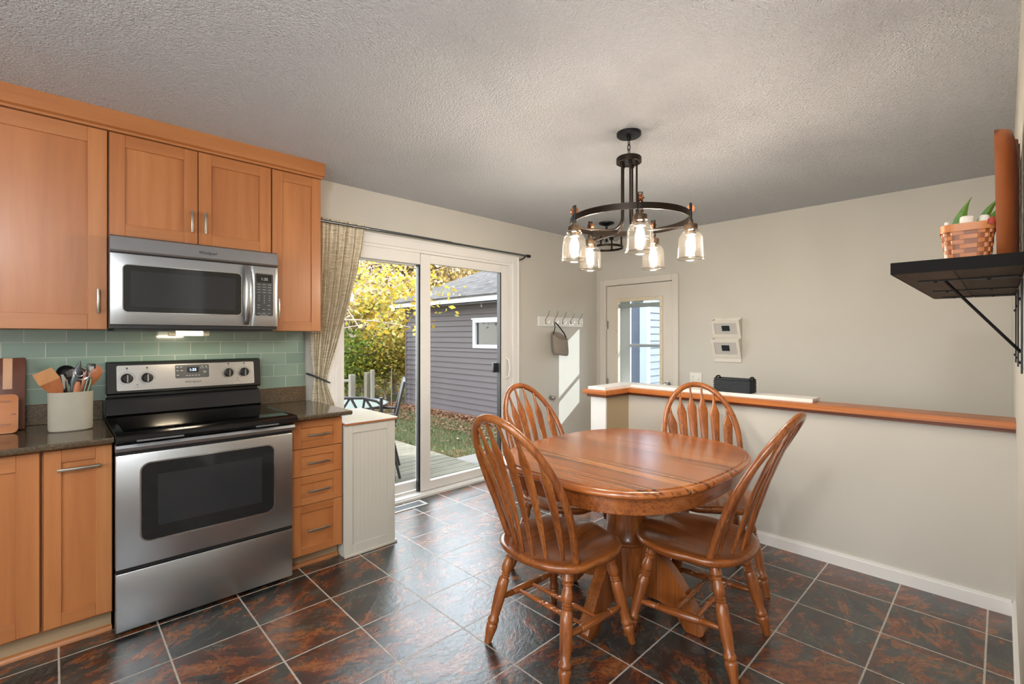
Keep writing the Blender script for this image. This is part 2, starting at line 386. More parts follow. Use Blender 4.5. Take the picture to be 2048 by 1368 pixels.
M_SHADE = glassmat('seeded_glass_shade', (0.95, 0.91, 0.86, 1), 0.12, 0.012, 0.3, 0.5, 0.004)
M_RIM = glassmat('glass_rim', (0.85, 0.82, 0.78, 1), 0.15, 0.10)
M_PANE = glassmat('window_glass', (0.93, 0.95, 0.95, 1), 0.0, 0.015)
M_PANED = glassmat('tinted_window_glass', (0.80, 0.83, 0.85, 1), 0.0, 0.015)
M_BULB = emis('filament_bulb_glow', (1.0, 0.90, 0.76, 1), 250.0)
M_TUBE = emis('warm_tube_light', (1.0, 0.86, 0.62, 1), 3.5)
M_CURT = m_curtain()
M_PLATE = flat('outlet_plate_white', 'e2dfd8', 0.35)

# ------------------------------------------------------------------ room shell
ZC = 2.45; YW = 3.37; XF = 4.67; YR = -0.045
def sbox(name, mat, *b, **k):
    mb = MB(); mb.box(*b); return structure(name, mb, mat, **k)
sbox('floor', M_FLOOR, -2.6, 3.29, -2.2, YW+0.02, -0.1, 0.0)
m = MB(); m.box(3.29, XF+0.15, -0.3, YW+0.15, -0.25, -0.15); structure('floor_landing', m, M_FLOOR)
sbox('ceiling', M_CEIL, -2.7, XF+0.15, -2.3, YW+0.15, ZC, ZC+0.1)
m = MB()
m.box(-2.7, 1.46, YW, YW+0.15, -0.3, ZC); m.box(3.27, XF+0.15, YW, YW+0.15, -0.3, ZC); m.box(1.46, 3.27, YW, YW+0.15, 2.065, ZC); m.box(1.46, 3.27, YW, YW+0.15, -0.3, -0.01)
structure('wall_left', m, M_WALL)
m = MB()
m.box(XF, XF+0.15, -0.2, 2.395, -0.3, ZC); m.box(XF, XF+0.15, 3.245, YW, -0.3, ZC); m.box(XF, XF+0.15, 2.395, 3.245, 1.935, ZC)
structure('wall_far', m, M_WALL)
m = MB(); m.box(1.15, XF, YR-0.12, YR, -0.3, ZC); structure('wall_right', m, M_WALL)
m = MB(); m.box(3.29, 3.41, YR, 2.195, -0.3, 0.876); structure('wall_half', m, M_WALL)
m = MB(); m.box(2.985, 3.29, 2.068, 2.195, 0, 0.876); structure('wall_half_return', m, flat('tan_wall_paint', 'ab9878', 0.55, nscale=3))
m = MB(); m.box(2.968, 2.985, 2.062, 2.2, 0, 0.876, 0.003); structure('trim_1', m, M_WHITE)
m = MB(); m.box(-2.7, -2.6, -2.3, -0.8, 0, ZC); m.box(-2.7, -2.6, 1.6, YW, 0, ZC); m.box(-2.7, -2.6, -0.8, 1.6, 0, 0.85); m.box(-2.7, -2.6, -0.8, 1.6, 2.15, ZC)  # unseen wall, its window opening added to let sky light in
structure('wall_back', m, M_WALL)
m = MB(); m.box(-2.6, -1.7, -2.3, -2.2, 0, ZC); m.box(-0.5, 1.25, -2.3, -2.2, 0, ZC); m.box(-1.7, -0.5, -2.3, -2.2, 0, 1.0); m.box(-1.7, -0.5, -2.3, -2.2, 2.0, ZC)
m.box(1.15, 1.25, -2.2, -0.165, 0, ZC)
structure('wall_side', m, M_WALL)
m = MB(); m.box(-1.7, -0.5, -2.26, -2.25, 1.0, 2.0); structure('added_window_1', m, glassmat('dimming_pane', (0.30, 0.31, 0.32, 1), 0.3, 0.02, 0, 0.5, 0.1))  # added window out of view, dark pane dims its daylight
# baseboards
def bb(name, pts):
    m = MB()
    for (x0, x1, y0, y1, ax) in pts:
        m.box(x0, x1, y0, y1, 0, 0.062, 0.0); 
        if ax == 'x': m.box(x0+0.004, x1, y0, y1, 0.062, 0.074, 0.0)
        elif ax == 'y+': m.box(x0, x1, y0, y1-0.004, 0.062, 0.074)
        else: m.box(x0, x1, y0+0.004, y1, 0.062, 0.074)
    structure(name, m, M_WHITE)
bb('baseboard_half', [(3.276, 3.29, YR+0.014, 2.068, 'x')])
bb('baseboard_right', [(1.2, 3.29, YR, YR+0.014, 'y+')])
bb('baseboard_left', [(3.34, 4.6, YW-0.014, YW, 'y-')])
# cap rail along the half wall, oak with a darker moulding below
m = MB()
m.prism([(3.235, YR), (3.44, YR), (3.44, 2.245), (2.925, 2.245), (2.925, 2.03), (3.235, 2.03)], lambda a, b, h: (a, b, h), 0.897, 0.93, 0.004, 2)
cap = thing('oak_cap_rail', 'long oak cap rail on top of the low half wall', 'railing', (3.33, 1.0, 0.876))
build('cap_board', m, M_CAPY, cap)
m = MB(); m.prism([(3.262, YR), (3.42, YR), (3.42, 2.225), (2.95, 2.225), (2.95, 2.048), (3.262, 2.048)], lambda a, b, h: (a, b, h), 0.876, 0.897, 0.004, 1)
build('moulding', m, M_CAPD, cap)
# white board lying on the cap
m = MB(); m.prism([(3.31, 0.80), (3.47, 0.80), (3.47, 2.215), (2.955, 2.215), (2.955, 2.06), (3.31, 2.06)], lambda a, b, h: (a, b, h), 0.930, 0.952, 0.002, 1)
build('ledge_board', m, M_WHITE, tagd=('white painted L shaped board lying on the oak cap of the half wall', 'shelf board'))

# ------------------------------------------------------------------ door_1: sliding glass door
D1 = mkobj('door_1', None); D1.location = (2.36, YW, 0); ORG[D1] = Vector((2.36, YW, 0)); D1['kind'] = 'structure'
m = MB()   # casing on the room side
m.box(1.40, 1.475, YW-0.018, YW, 0, 2.125, 0.004); m.box(3.255, 3.335, YW-0.018, YW, 0, 2.125, 0.004); m.box(1.475, 3.255, YW-0.018, YW, 2.05, 2.125, 0.004)
m.box(1.46, 1.475, YW-0.02, YW+0.0, 0, 2.05); m.box(3.322, 3.338, YW-0.024, YW, 0, 2.13, 0.003); m.box(1.40, 3.338, YW-0.024, YW, 2.113, 2.13, 0.003)
build('casing', m, M_WHITE, D1)
m = MB()   # vinyl frame and tracks
m.box(1.462, 1.50, YW-0.002, YW+0.14, 0, 2.062); m.box(3.225, 3.268, YW-0.002, YW+0.14, 0, 2.062); m.box(1.50, 3.225, YW-0.002, YW+0.14, 2.03, 2.062)
m.box(1.50, 3.225, YW-0.03, YW+0.14, -0.008, 0.03, 0.003); m.box(1.50, 3.225, YW-0.042, YW-0.03, 0, 0.018); m.box(1.50, 3.225, YW+0.055, YW+0.06, 0.03, 0.045)
m.box(1.50, 2.20, YW+0.004, YW+0.05, 1.935, 2.03, 0.004)
build('frame', m, M_WHITE, D1)
def sash(x0, x1, y0, y1, z0, z1, sl, sr, rt, rb, nm, parent, mat=M_WHITE):
    m = MB(); m.box(x0, x0+sl, y0, y1, z0, z1, 0.003); m.box(x1-sr, x1, y0, y1, z0, z1, 0.003)
    m.box(x0+sl, x1-sr, y0, y1, z1-rt, z1, 0.003); m.box(x0+sl, x1-sr, y0, y1, z0, z0+rb, 0.003)
    o = build(nm, m, mat, parent)
    g = MB(); g.box(x0+sl, x1-sr, (y0+y1)/2-0.003, (y0+y1)/2+0.003, z0+rb, z1-rt); build('pane', g, M_PANE, o, smooth=False)
    return o
s1 = sash(2.205, 3.222, YW+0.008, YW+0.048, 0.035, 2.028, 0.098, 0.115, 0.075, 0.075, 'sliding_panel', D1)
m = MB()
m.box(2.187, 2.204, YW+0.015, YW+0.05, 0.04, 2.02); m.box(3.103, 3.116, YW+0.004, YW+0.05, 0.11, 1.953)
build('weatherstrip', m, M_PLAST, D1)
s2 = sash(1.50, 2.29, YW+0.068, YW+0.108, 0.045, 2.028, 0.07, 0.07, 0.10, 0.075, 'fixed_panel', D1)
m = MB(); m.tube([(3.17, YW-0.002, 1.13), (3.185, YW-0.03, 1.11), (3.19, YW-0.042, 1.03), (3.185, YW-0.03, 0.95), (3.17, YW-0.002, 0.93)], 0.008, 8, up=(1, 0, 0))
m.box(3.155, 3.18, YW-0.004, YW+0.008, 0.91, 1.15, 0.004, 2); build('handle', m, M_PLATE, s1)
m = MB(); m.box(3.06, 3.115, YW+0.052, YW+0.075, 0.985, 1.08, 0.006, 2); build('outside_handle', m, M_PLAST, s1)

# ------------------------------------------------------------------ door_2: entry door with glass
D2 = mkobj('door_2', None); D2.location = (XF, 2.82, -0.15); ORG[D2] = Vector((XF, 2.82, -0.15)); D2['kind'] = 'structure'
m = MB(); x0, x1 = XF-0.018, XF
m.box(x0, x1, 2.335, 2.405, -0.15, 1.995, 0.004); m.box(x0, x1, 3.235, 3.315, -0.15, 1.995, 0.004); m.box(x0, x1, 2.405, 3.235, 1.925, 1.995, 0.004)
m.box(XF, XF+0.15, 2.395, 2.405, -0.15, 1.935); m.box(XF, XF+0.15, 3.235, 3.245, -0.15, 1.935); m.box(XF, XF+0.15, 2.405, 3.235, 1.925, 1.935)
build('casing', m, M_DOORP, D2)
m = MB(); x0, x1 = XF+0.002, XF+0.044; a, b = 2.412, 3.228
gy0, gy1, gz0, gz1 = 2.545, 3.075, 0.805, 1.735
m.box(x0, x1, a, gy0, -0.145, 1.918); m.box(x0, x1, gy1, b, -0.145, 1.918); m.box(x0, x1, gy0, gy1, gz1, 1.918); m.box(x0, x1, gy0, gy1, -0.145, gz0)
leaf = build('leaf', m, M_DOORP, D2, smooth=False)
m = MB(); 
for q in ((gy0-0.03, gy0+0.005, gz0-0.03, gz1+0.035), (gy1-0.005, gy1+0.03, gz0-0.03, gz1+0.035)): m.box(XF-0.01, XF+0.01, q[0], q[1], q[2], q[3], 0.003)
for q in ((gz0-0.03, gz0+0.005), (gz1-0.005, gz1+0.035)): m.box(XF-0.01, XF+0.01, gy0, gy1, q[0], q[1], 0.003)
fr = build('glass_frame', m, flat('yellowed_plastic_frame', 'd8ccb4', 0.4), leaf)
m = MB(); m.box(XF+0.018, XF+0.024, gy0, gy1, gz0, gz1); build('pane', m, M_PANED, leaf, smooth=False)
m = MB(); m.box(XF-0.008, XF+0.012, gy0+0.01, gy1-0.01, gz1-0.075, gz1-0.03, 0.004); m.box(XF-0.016, XF-0.004, gy0+0.2, gy0+0.32, gz1-0.028, gz1-0.004, 0.003)
build('blind_head_rail', m, flat('grey_blind', '8f9a98', 0.5), leaf)
m = MB()
for yy in np.linspace(gy0+0.05, gy1-0.05, 3): m.cyl((XF-0.011, yy, gz1+0.018), (XF-0.009, yy, gz1+0.018), 0.004, seg=6); m.cyl((XF-0.011, yy, gz0-0.016), (XF-0.009, yy, gz0-0.016), 0.004, seg=6)
for zz in np.linspace(gz0+0.08, gz1-0.08, 4): m.cyl((XF-0.011, gy0-0.016, zz), (XF-0.009, gy0-0.016, zz), 0.004, seg=6); m.cyl((XF-0.011, gy1+0.016, zz), (XF-0.009, gy1+0.016, zz), 0.004, seg=6)
build('screws', m, M_INK, leaf)
m = MB(); m.cyl((XF+0.002, 2.458, 0.83), (XF-0.008, 2.458, 0.83), 0.032, seg=20); m.lathe([(0.001, 0), (0.02, 0.002), (0.026, 0.018), (0.018, 0.035), (0.011, 0.05)], seg=16)
m2 = MB(); m2.cyl((XF+0.002, 2.458, 0.83), (XF-0.008, 2.458, 0.83), 0.032, seg=20); m2.turn((XF-0.008, 2.458, 0.83), (XF-0.06, 2.458, 0.83), [(0, 0.012), (0.35, 0.012), (0.5, 0.024), (0.8, 0.027), (1, 0.016)], 18)
m.bm.free(); build('door_knob', m2, M_CHROME, leaf)
for zz in (1.47, 0.80, 0.1):
    m = MB(); m.cyl((XF-0.006, 3.232, zz-0.05), (XF-0.006, 3.232, zz+0.05), 0.006, seg=8); m.box(XF-0.004, XF+0.003, 3.205, 3.232, zz-0.045, zz+0.045); build('hinge', m, M_NICKEL, leaf)
# storm door beyond
st = mkobj('door_3', None); st.location = (4.85, 2.82, -0.15); ORG[st] = Vector((4.85, 2.82, -0.15)); st['kind'] = 'structure'
m = MB(); X0, X1 = 4.835, 4.865
for q in ((2.40, 2.56, -0.14, 1.92), (3.02, 3.24, -0.14, 1.92)): m.box(X0, X1, *q, 0.003)
for q in ((-0.14, 0.62), (1.215, 1.25), (1.80, 1.92)): m.box(X0, X1, 2.56, 3.02, *q, 0.003)
m.box(X0-0.012, X0, 2.56, 3.02, 1.222, 1.243, 0.002)
o = build('storm_door_frame', m, M_WHITE, st)
m = MB(); m.box(4.848, 4.852, 2.56, 3.02, 0.62, 1.80); build('pane', m, M_PANED, o, smooth=False)
m = MB(); m.box(XF+0.15, 4.835, 2.36, 2.40, -0.15, 1.96); m.box(XF+0.15, 4.835, 3.24, 3.28, -0.15, 1.96); m.box(XF+0.15, 4.835, 2.36, 3.28, 1.92, 1.96)
build('storm_door_jamb', m, M_WHITE, st)

# ------------------------------------------------------------------ curtain rod, curtain
t = thing('curtain_rod', 'dark steel curtain rod above the sliding door', 'curtain rod', (2.35, 3.27, 2.1))
m = MB(); m.cyl((1.28, 3.272, 2.135), (2.45, 3.272, 2.135), 0.0105, seg=12); m.cyl((2.45, 3.272, 2.133), (3.36, 3.272, 2.133), 0.0085, seg=12)
build('rod', m, flat('grey_steel_rod', '6b6f73', 0.25, 0.9), t)
m = MB(); m.turn((3.36, 3.272, 2.133), (3.42, 3.272, 2.133), [(0, 0.009), (0.1, 0.014), (0.25, 0.014), (0.35, 0.009), (0.5, 0.015), (0.85, 0.015), (1, 0.007)], 12)
build('finial', m, M_BLK, t)
m = MB(); m.tube([(3.34, YW-0.001, 2.10), (3.34, 3.31, 2.10), (3.34, 3.28, 2.112), (3.34, 3.272, 2.125)], 0.007, 8); m.cyl((3.34, YW, 2.10), (3.34, YW-0.006, 2.10), 0.022, seg=14); build('bracket', m, M_BLK, t)
ctn = thing('curtain', 'beige woven curtain panel tied back left of the sliding door', 'curtain', (1.4, 3.28, 0.05))
def pw(x, pts):
    for (a, b), (c, d) in zip(pts, pts[1:]):
        if (x-a)*(x-c) <= 0: return b+(d-b)*(x-a)/(c-a)
    return pts[0][1] if abs(x-pts[0][0]) < abs(x-pts[-1][0]) else pts[-1][1]
RX = [(2.16, 1.665), (2.0, 1.645), (1.8, 1.605), (1.6, 1.553), (1.4, 1.49), (1.2, 1.425), (1.08, 1.385), (1.03, 1.372), (0.98, 1.385), (0.86, 1.43), (0.5, 1.48), (0.08, 1.5)]
LX = [(2.16, 1.262), (1.4, 1.262), (1.2, 1.27), (1.08, 1.283), (1.03, 1.288), (0.98, 1.283), (0.86, 1.272), (0.5, 1.26), (0.08, 1.255)]
R = []
for i in range(74):
    z = 2.165-(2.165-0.08)*i/73; a, b = pw(z, LX), pw(z, RX); row = []
    wv = 0.012 if z > 2.05 else 0.012+0.020*min(1, (2.05-z)/0.5); wv *= min(1, (b-a)/0.2+0.1)
    for k in range(131):
        u = k/130; ph = u*12.5*2*PI+0.5*math.sin(u*9+z*1.7)*(1 if z < 2.05 else 0.3)
        x = a+(b-a)*(u+0.012*math.sin(ph*0.5+z)); y = 3.298+wv*math.sin(ph)+0.006*math.sin(u*23+z*3)
        if z > 2.12: y += 0.0
        row.append((x, y, z))
    R.append(row)
m = MB(); m.strip(R); build('cloth', m, M_CURT, ctn, ang=80, fix=False)
m = MB(); m.tube([(1.262, 3.352, 1.075), (1.268, 3.27, 1.068), (1.30, 3.262, 1.052), (1.35, 3.262, 1.028), (1.385, 3.268, 1.012), (1.392, 3.30, 1.01), (1.36, 3.345, 1.04)], 0.011, 8, flat=0.5); build('tieback', m, flat('dark_slate_cord', '2a3138', 0.7), ctn)

# ------------------------------------------------------------------ cabinet helpers
def bar_pull(parent, c, length, horiz=True, mat=None, y=None, name='handle', bow=0.006):
    """arched flat bar pull in front of a face looking -y; c=(x,z), y = face"""
    m = MB(); h = length/2; n = 9; pts = []
    for i in range(n):
        s = -1+2*i/(n-1); d = y-0.022-bow*(1-s*s)
        pts.append((c[0]+s*h, d, c[1]) if horiz else (c[0], d, c[1]+s*h))
    m.tube(pts, 0.0065, 8, flat=0.55, up=(0, 1, 0))
    for s in (-0.78, 0.78):
        p = (c[0]+s*h, y, c[1]) if horiz else (c[0], y, c[1]+s*h); m.cyl(p, (p[0], y-0.022, p[2]), 0.0045, seg=8)
    return build(name, m, mat or M_NICKEL, parent)
def shaker(parent, x0, x1, z0, z1, y, fr, name='door', frt=None, mats=None, th=0.02, beads=0):
    """five-piece front, face at y, looking -y"""
    frt = frt or fr; m = MB(); ym = y+th
    m.box(x0, x0+fr, y, ym, z0, z1, 0.0018); m.box(x1-fr, x1, y, ym, z0, z1, 0.0018)
    m.mi = 1; m.box(x0+fr, x1-fr, y+0.0003, ym, z1-frt, z1, 0.0012); m.box(x0+fr, x1-fr, y+0.0003, ym, z0, z0+frt, 0.0012)
    o = build(name, m, mats or [M_MAPV, M_MAPH], parent)
    p = MB(); p.box(x0+fr-0.003, x1-fr+0.003, y+0.009, ym-0.004, z0+frt-0.003, z1-frt+0.003)
    if beads:
        n = beads; w = (x1-x0-2*fr)/n
        for i in range(n): p.box(x0+fr+i*w+0.0002, x0+fr+(i+1)*w-0.0002, y+0.0065, y+0.0092, z0+frt, z1-frt, 0.0004)
    build('panel', p, (mats or [M_MAPV])[0], o)
    return o
def carcass(parent, x0, x1, y0, y1, z0, z1, mat=None, name='body'):
    m = MB(); m.box(x0, x1, y0, y1, z0, z1); return build(name, m, mat or M_MAPV, parent, smooth=False)
YU = 3.063
# upper cabinets
c = thing('wall_cabinet', 'large single door wall cabinet left of the microwave', 'cabinet', (-0.2, 3.2, 1.365))
carcass(c, -0.60, 0.1915, YU+0.02, YW-0.002, 1.367, 2.36)
d = shaker(c, -0.595, 0.189, 1.368, 2.345, YU, 0.072); bar_pull(d, (0.155, 1.505), 0.115, False, y=YU)
c = thing('wall_cabinet', 'short two door wall cabinet above the microwave', 'cabinet', (0.57, 3.2, 1.84))
carcass(c, 0.1945, 0.9435, YU+0.02, YW-0.002, 1.825, 2.36)
d = shaker(c, 0.197, 0.567, 1.835, 2.345, YU, 0.062); bar_pull(d, (0.538, 1.955), 0.115, False, y=YU)
d = shaker(c, 0.571, 0.941, 1.835, 2.345, YU, 0.062); bar_pull(d, (0.600, 1.955), 0.115, False, y=YU)
c = thing('wall_cabinet', 'narrow tall wall cabinet between the microwave and the curtain', 'cabinet', (1.09, 3.2, 1.365))
carcass(c, 0.9465, 1.243, YU+0.02, YW-0.002, 1.367, 2.36)
d = shaker(c, 0.949, 1.241, 1.368, 2.345, YU, 0.058); bar_pull(d, (0.978, 1.505), 0.115, False, y=YU)
m = MB(); m.prism([(YU-0.004, 2.362), (YU-0.018, 2.370), (YU-0.018, ZC), (YW, ZC), (YW, 2.362)], lambda a, b, h: (h, a, b), -0.62, 1.262)
m.box(-0.61, 1.252, YU-0.006, YU+0.03, 2.350, 2.364, 0.002)
build('crown_board', m, M_MAPH, tagd=('maple crown board running along the tops of the wall cabinets', 'moulding'))

YB = 2.755
# base cabinets
c = thing('base_cabinet', 'maple base cabinet at the left edge, next to the pull-out', 'cabinet', (-0.35, 3.05, 0))
carcass(c, -0.60, -0.0385, YB+0.021, YW-0.002, 0.10, 0.86)
shaker(c, -0.595, -0.042, 0.112, 0.853, YB, 0.068)
c = thing('base_cabinet', 'narrow maple base cabinet with a pull-out front left of the range', 'cabinet', (0.075, 3.05, 0))
carcass(c, -0.0365, 0.1895, YB+0.021, YW-0.002, 0.10, 0.86)
d = shaker(c, -0.030, 0.187, 0.112, 0.853, YB, 0.054); bar_pull(d, (0.078, 0.772), 0.135, True, y=YB)
m = MB(); m.box(-0.60, 0.1885, YB+0.075, YB+0.09, 0.0, 0.10); build('kick_board', m, M_KICK, tagd=('weathered kick board below the left base cabinets', 'kick board'))
m = MB(); m.prism([(YB+0.075, 0.0), (YB+0.058, 0.0), (YB+0.060, 0.012), (YB+0.067, 0.02), (YB+0.075, 0.022)], lambda a, b, h: (h, a, b), -0.60, 0.190)
build('shoe_moulding', m, M_MAPH, tagd=('orange wood shoe moulding on the floor along the left base cabinets', 'moulding'))
c = thing('drawer_cabinet', 'four drawer maple base cabinet between the range and the white cabinet', 'cabinet', (1.10, 3.05, 0))
carcass(c, 0.9505, 1.247, YB+0.021, YW-0.002, 0.085, 0.86)
for z0, z1 in ((0.695, 0.853), (0.538, 0.692), (0.374, 0.535), (0.090, 0.371)):
    d = shaker(c, 0.953, 1.245, z0, z1, YB, 0.052, 'drawer', 0.042)
    bar_pull(d, (1.099, (z0+z1)/2-0.004), 0.128, True, y=YB)
m = MB(); m.box(0.9505, 1.247, YB+0.075, YB+0.09, 0.0, 0.085); build('kick_board', m, M_KICK, c)
m = MB(); m.prism([(YB+0.075, 0.0), (YB+0.058, 0.0), (YB+0.060, 0.012), (YB+0.067, 0.02), (YB+0.075, 0.022)], lambda a, b, h: (h, a, b), 0.953, 1.247); build('shoe_moulding', m, M_MAPH, c)
# granite
def counter(x0, x1, label):
    m = MB(); m.prism([(2.712, 0.864), (2.704, 0.870), (2.702, 0.882), (2.707, 0.890), (YW-0.002, 0.890), (YW-0.002, 0.862), (2.72, 0.862)], lambda a, b, h: (h, a, b), x0, x1)
    o = thing('granite_countertop', label, 'countertop', ((x0+x1)/2, 3.03, 0.862)); build('slab', m, M_GRAN, o)
    m = MB(); m.box(x0, min(x1, 1.252), YW-0.022, YW-0.002, 0.890, 0.992, 0.002); build('upstand', m, M_GRAN, o)
counter(-0.60, 0.1895, 'polished brown granite countertop left of the range, under the utensil crock')
counter(0.9505, 1.285, 'polished brown granite countertop right of the range, beside the curtain')
m = MB(); m.box(-0.60, 1.250, YW-0.010, YW-0.0005, 0.9925, 1.3665); m.box(0.1915, 0.9505, YW-0.010, YW-0.0005, 0.80, 0.9925); m.box(0.1946, 0.9434, YW-0.010, YW-0.0005, 1.3665, 1.371)
build('backsplash', m, M_TILE, tagd=('sage green glass subway tile backsplash behind the range and counters', 'backsplash'), smooth=False)
# white painted cabinet
c = thing('white_cabinet', 'cream painted beadboard cabinet with a glossy white top by the sliding door', 'cabinet', (1.425, 2.99, 0))
carcass(c, 1.256, 1.592, 2.762, 3.235, 0.0, 0.797, M_CREAM)
shaker(c, 1.252, 1.594, 0.016, 0.797, 2.742, 0.054, 'front_panel', 0.052, [M_CREAM, M_CREAM], beads=9)
m = MB(); m.box(1.252, 1.606, 2.732, 2.745, 0.0, 0.016, 0.002); m.box(1.594, 1.606, 2.745, 3.23, 0.0, 0.016, 0.002); build('base_moulding', m, M_CREAM, c)
m = MB(); m.box(1.25, 1.604, 2.728, 3.245, 0.7975, 0.808, 0.001); build('edge_band', m, M_MAPH, c)
m = MB(); m.box(1.25, 1.604, 2.728, 3.245, 0.808, 0.816, 0.0015); build('top', m, flat('glossy_white_laminate', 'e9e9ea', 0.12, spec=0.6), c)

# ------------------------------------------------------------------ rounded rectangle helper
def rrect(x0, x1, z0, z1, r, n=6):
    P_ = []
    for cx, cz, a0 in ((x1-r, z1-r, 0), (x0+r, z1-r, 90), (x0+r, z0+r, 180), (x1-r, z0+r, 270)):
        for k in range(n+1):
            a = math.radians(a0+90*k/n); P_.append((cx+r*math.cos(a), cz+r*math.sin(a)))
    return P_
def rring(x0, x1, z0, z1, r, w, y0, y1, n=6):
    """frame ring facing -y between y0 (front) and y1"""
    m = MB(); o = rrect(x0-w, x1+w, z0-w, z1+w, r+w, n); i = rrect(x0, x1, z0, z1, r, n)
    R = [[(a, y1, b) for a, b in o], [(a, y0, b) for a, b in o], [(a, y0, b) for a, b in i], [(a, y1, b) for a, b in i]]
    m.rings(R, closed=True, cap=False); return m
def plate(x0, x1, z0, z1, r, y0, y1, n=6):
    m = MB(); m.prism(rrect(x0, x1, z0, z1, r, n), lambda a, b, h: (a, h, b), y0, y1); return m

# ------------------------------------------------------------------ microwave
YM = 2.952
mw = thing('microwave', 'stainless over-the-range microwave under the short cabinet', 'microwave', (0.565, 3.15, 1.385))
m = MB(); m.box(0.1925, 0.9425, YM+0.012, YW-0.013, 1.372, 1.822); m.box(0.21, 0.925, YM+0.03, YW-0.02, 1.362, 1.374)
build('body', m, M_PLAST, mw, smooth=False)
m = MB(); prof = [(YM+0.012, 1.392), (YM+0.0, 1.395), (YM-0.012, 1.45), (YM-0.014, 1.60), (YM-0.010, 1.70), (YM, 1.732), (YM+0.012, 1.734)]
def bowed(m, x0, x1, z0, z1, bow=0.010, n=16, mz=8):
    """door skin gently bowed in height, rolled at the left and right ends"""
    R = []
    for i in range(mz+1):
        v = i/mz; z = z0+(z1-z0)*v; row = []
        for k in range(n+1):
            u = k/n; x = x0+(x1-x0)*u; b = bow*(1-(2*v-1)**4)
            row.append((x, YM-b*min(1, 8*u+0.2)*min(1, 8*(1-u)+0.5), z))
        R.append(row)
    m.strip(R)
    m.strip([[(x0, YM+0.014, z0), (x1, YM+0.014, z0)], [(x0, YM-bow*0.0, z0), (x1, YM, z0)]]); m.strip([[(x0, YM, z1), (x1, YM, z1)], [(x0, YM+0.014, z1), (x1, YM+0.014, z1)]])
    for xx in (x0, x1): m.strip([[(xx, YM+0.014, z0+(z1-z0)*i/mz), (xx, YM-bow*(1-(2*i/mz-1)**4)*(0.2 if xx == x0 else 0.5), z0+(z1-z0)*i/mz)] for i in range(mz+1)])
    return m
m = bowed(MB(), 0.1925, 0.8005, 1.392, 1.733); door = build('door', m, M_STEEL, mw, fix=True)
m = bowed(MB(), 0.803, 0.9425, 1.392, 1.733); pan = build('control_housing', m, M_STEEL, mw)
m = MB(); m.prism([(YM+0.012, 1.741), (YM-0.004, 1.741), (YM-0.008, 1.75), (YM+0.006, 1.815), (YM+0.012, 1.82)], lambda a, b, h: (h, a, b), 0.1925, 0.9425); grille = build('vent_grille', m, M_STEEL, mw)
build('window_frame', rring(0.240, 0.749, 1.452, 1.680, 0.02, 0.004, YM-0.0145, YM-0.002), M_CHROME, door)
build('window', plate(0.240, 0.749, 1.452, 1.680, 0.02, YM-0.0135, YM-0.004), M_OVENG, door)
build('window_screen', plate(0.268, 0.722, 1.478, 1.652, 0.004, YM-0.0142, YM-0.0136), M_OVENI, door)
m = MB(); m.tube([(0.778, YM-0.008, 1.402), (0.778, YM-0.030, 1.43), (0.778, YM-0.046, 1.50), (0.778, YM-0.050, 1.565), (0.778, YM-0.046, 1.63), (0.778, YM-0.030, 1.70), (0.778, YM-0.008, 1.728)], 0.017, 12, flat=0.35, up=(0, 1, 0)); build('handle', m, M_STEELV, door)
build('control_panel', plate(0.820, 0.915, 1.450, 1.692, 0.008, YM-0.0115, YM-0.004), M_GREYP, pan)
build('control_panel_rim', rring(0.820, 0.915, 1.450, 1.692, 0.008, 0.003, YM-0.0115, YM-0.004), M_CHROME, pan)
build('display', plate(0.829, 0.906, 1.642, 1.686, 0.002, YM-0.0125, YM-0.0118), M_BLACKG, pan)
build('display_digits', text_mb('1:35', 0.022, lambda a, b, h: (0.868+a, YM-0.0128-h, 1.660+b)), M_LCD, pan)
m = MB()
for j, zz in enumerate(np.linspace(1.63, 1.585, 4)):
    for i in range(3): m.box(0.831+i*0.028, 0.849+i*0.028, YM-0.0122, YM-0.0116, zz-0.0012, zz+0.0012)
for j in range(4):
    for i in range(3):
        if j == 3 and i != 1: continue
        m.box(0.839+i*0.027, 0.8425+i*0.027, YM-0.0122, YM-0.0116, 1.563-j*0.013, 1.568-j*0.013)
for xx, zz, w in ((0.838, 1.512, 0.008), (0.892, 1.512, 0.008), (0.838, 1.498, 0.006), (0.866, 1.488, 0.006), (0.893, 1.488, 0.006), (0.840, 1.465, 0.008), (0.866, 1.466, 0.011), (0.893, 1.466, 0.006), (0.866, 1.455, 0.022)):
    m.box(xx-w, xx+w, YM-0.0122, YM-0.0116, zz-0.0011, zz+0.0011)
build('button_print', m, M_MARK, pan)
build('brand_mark', text_mb('Whirlpool', 0.020, lambda a, b, h: (0.592+a, YM-0.0045-h+0.19*b, 1.777+b), shear=0.25), M_INK, grille)
m = MB(); xs = [0.556+0.036*math.cos(a) for a in np.linspace(-2.2, 0.9, 14)]
m.tube([(0.595+0.036*math.cos(a), YM-0.006, 1.776+0.010*math.sin(a)) for a in np.linspace(-2.7, 0.5, 16)], 0.0009, 5); build('brand_swirl', m, M_CHROME, grille)
# tube light under the microwave
tl = thing('tube_light', 'short glowing tube light with cream end caps below the microwave', 'light', (0.53, 3.08, 1.33))
m = MB(); m.turn((0.452, 3.06, 1.349), (0.602, 3.06, 1.349), [(0, 0.013), (1, 0.013)], 16); build('tube', m, M_TUBE, tl)
for xa, xb in ((0.435, 0.468), (0.588, 0.621)):
    m = MB(); m.turn((xa, 3.06, 1.349), (xb, 3.06, 1.349), [(0, 0.012), (0.1, 0.0155), (0.9, 0.0155), (1, 0.012)], 16); build('end_cap', m, flat('ivory_end_cap', 'e8dcb8', 0.4), tl)
light('tube_glow', 'AREA', (0.53, 3.06, 1.333), 1.2, (1, 0.8, 0.55), (0, 0.2, -1), shape='RECTANGLE', size=0.13, size_y=0.02)

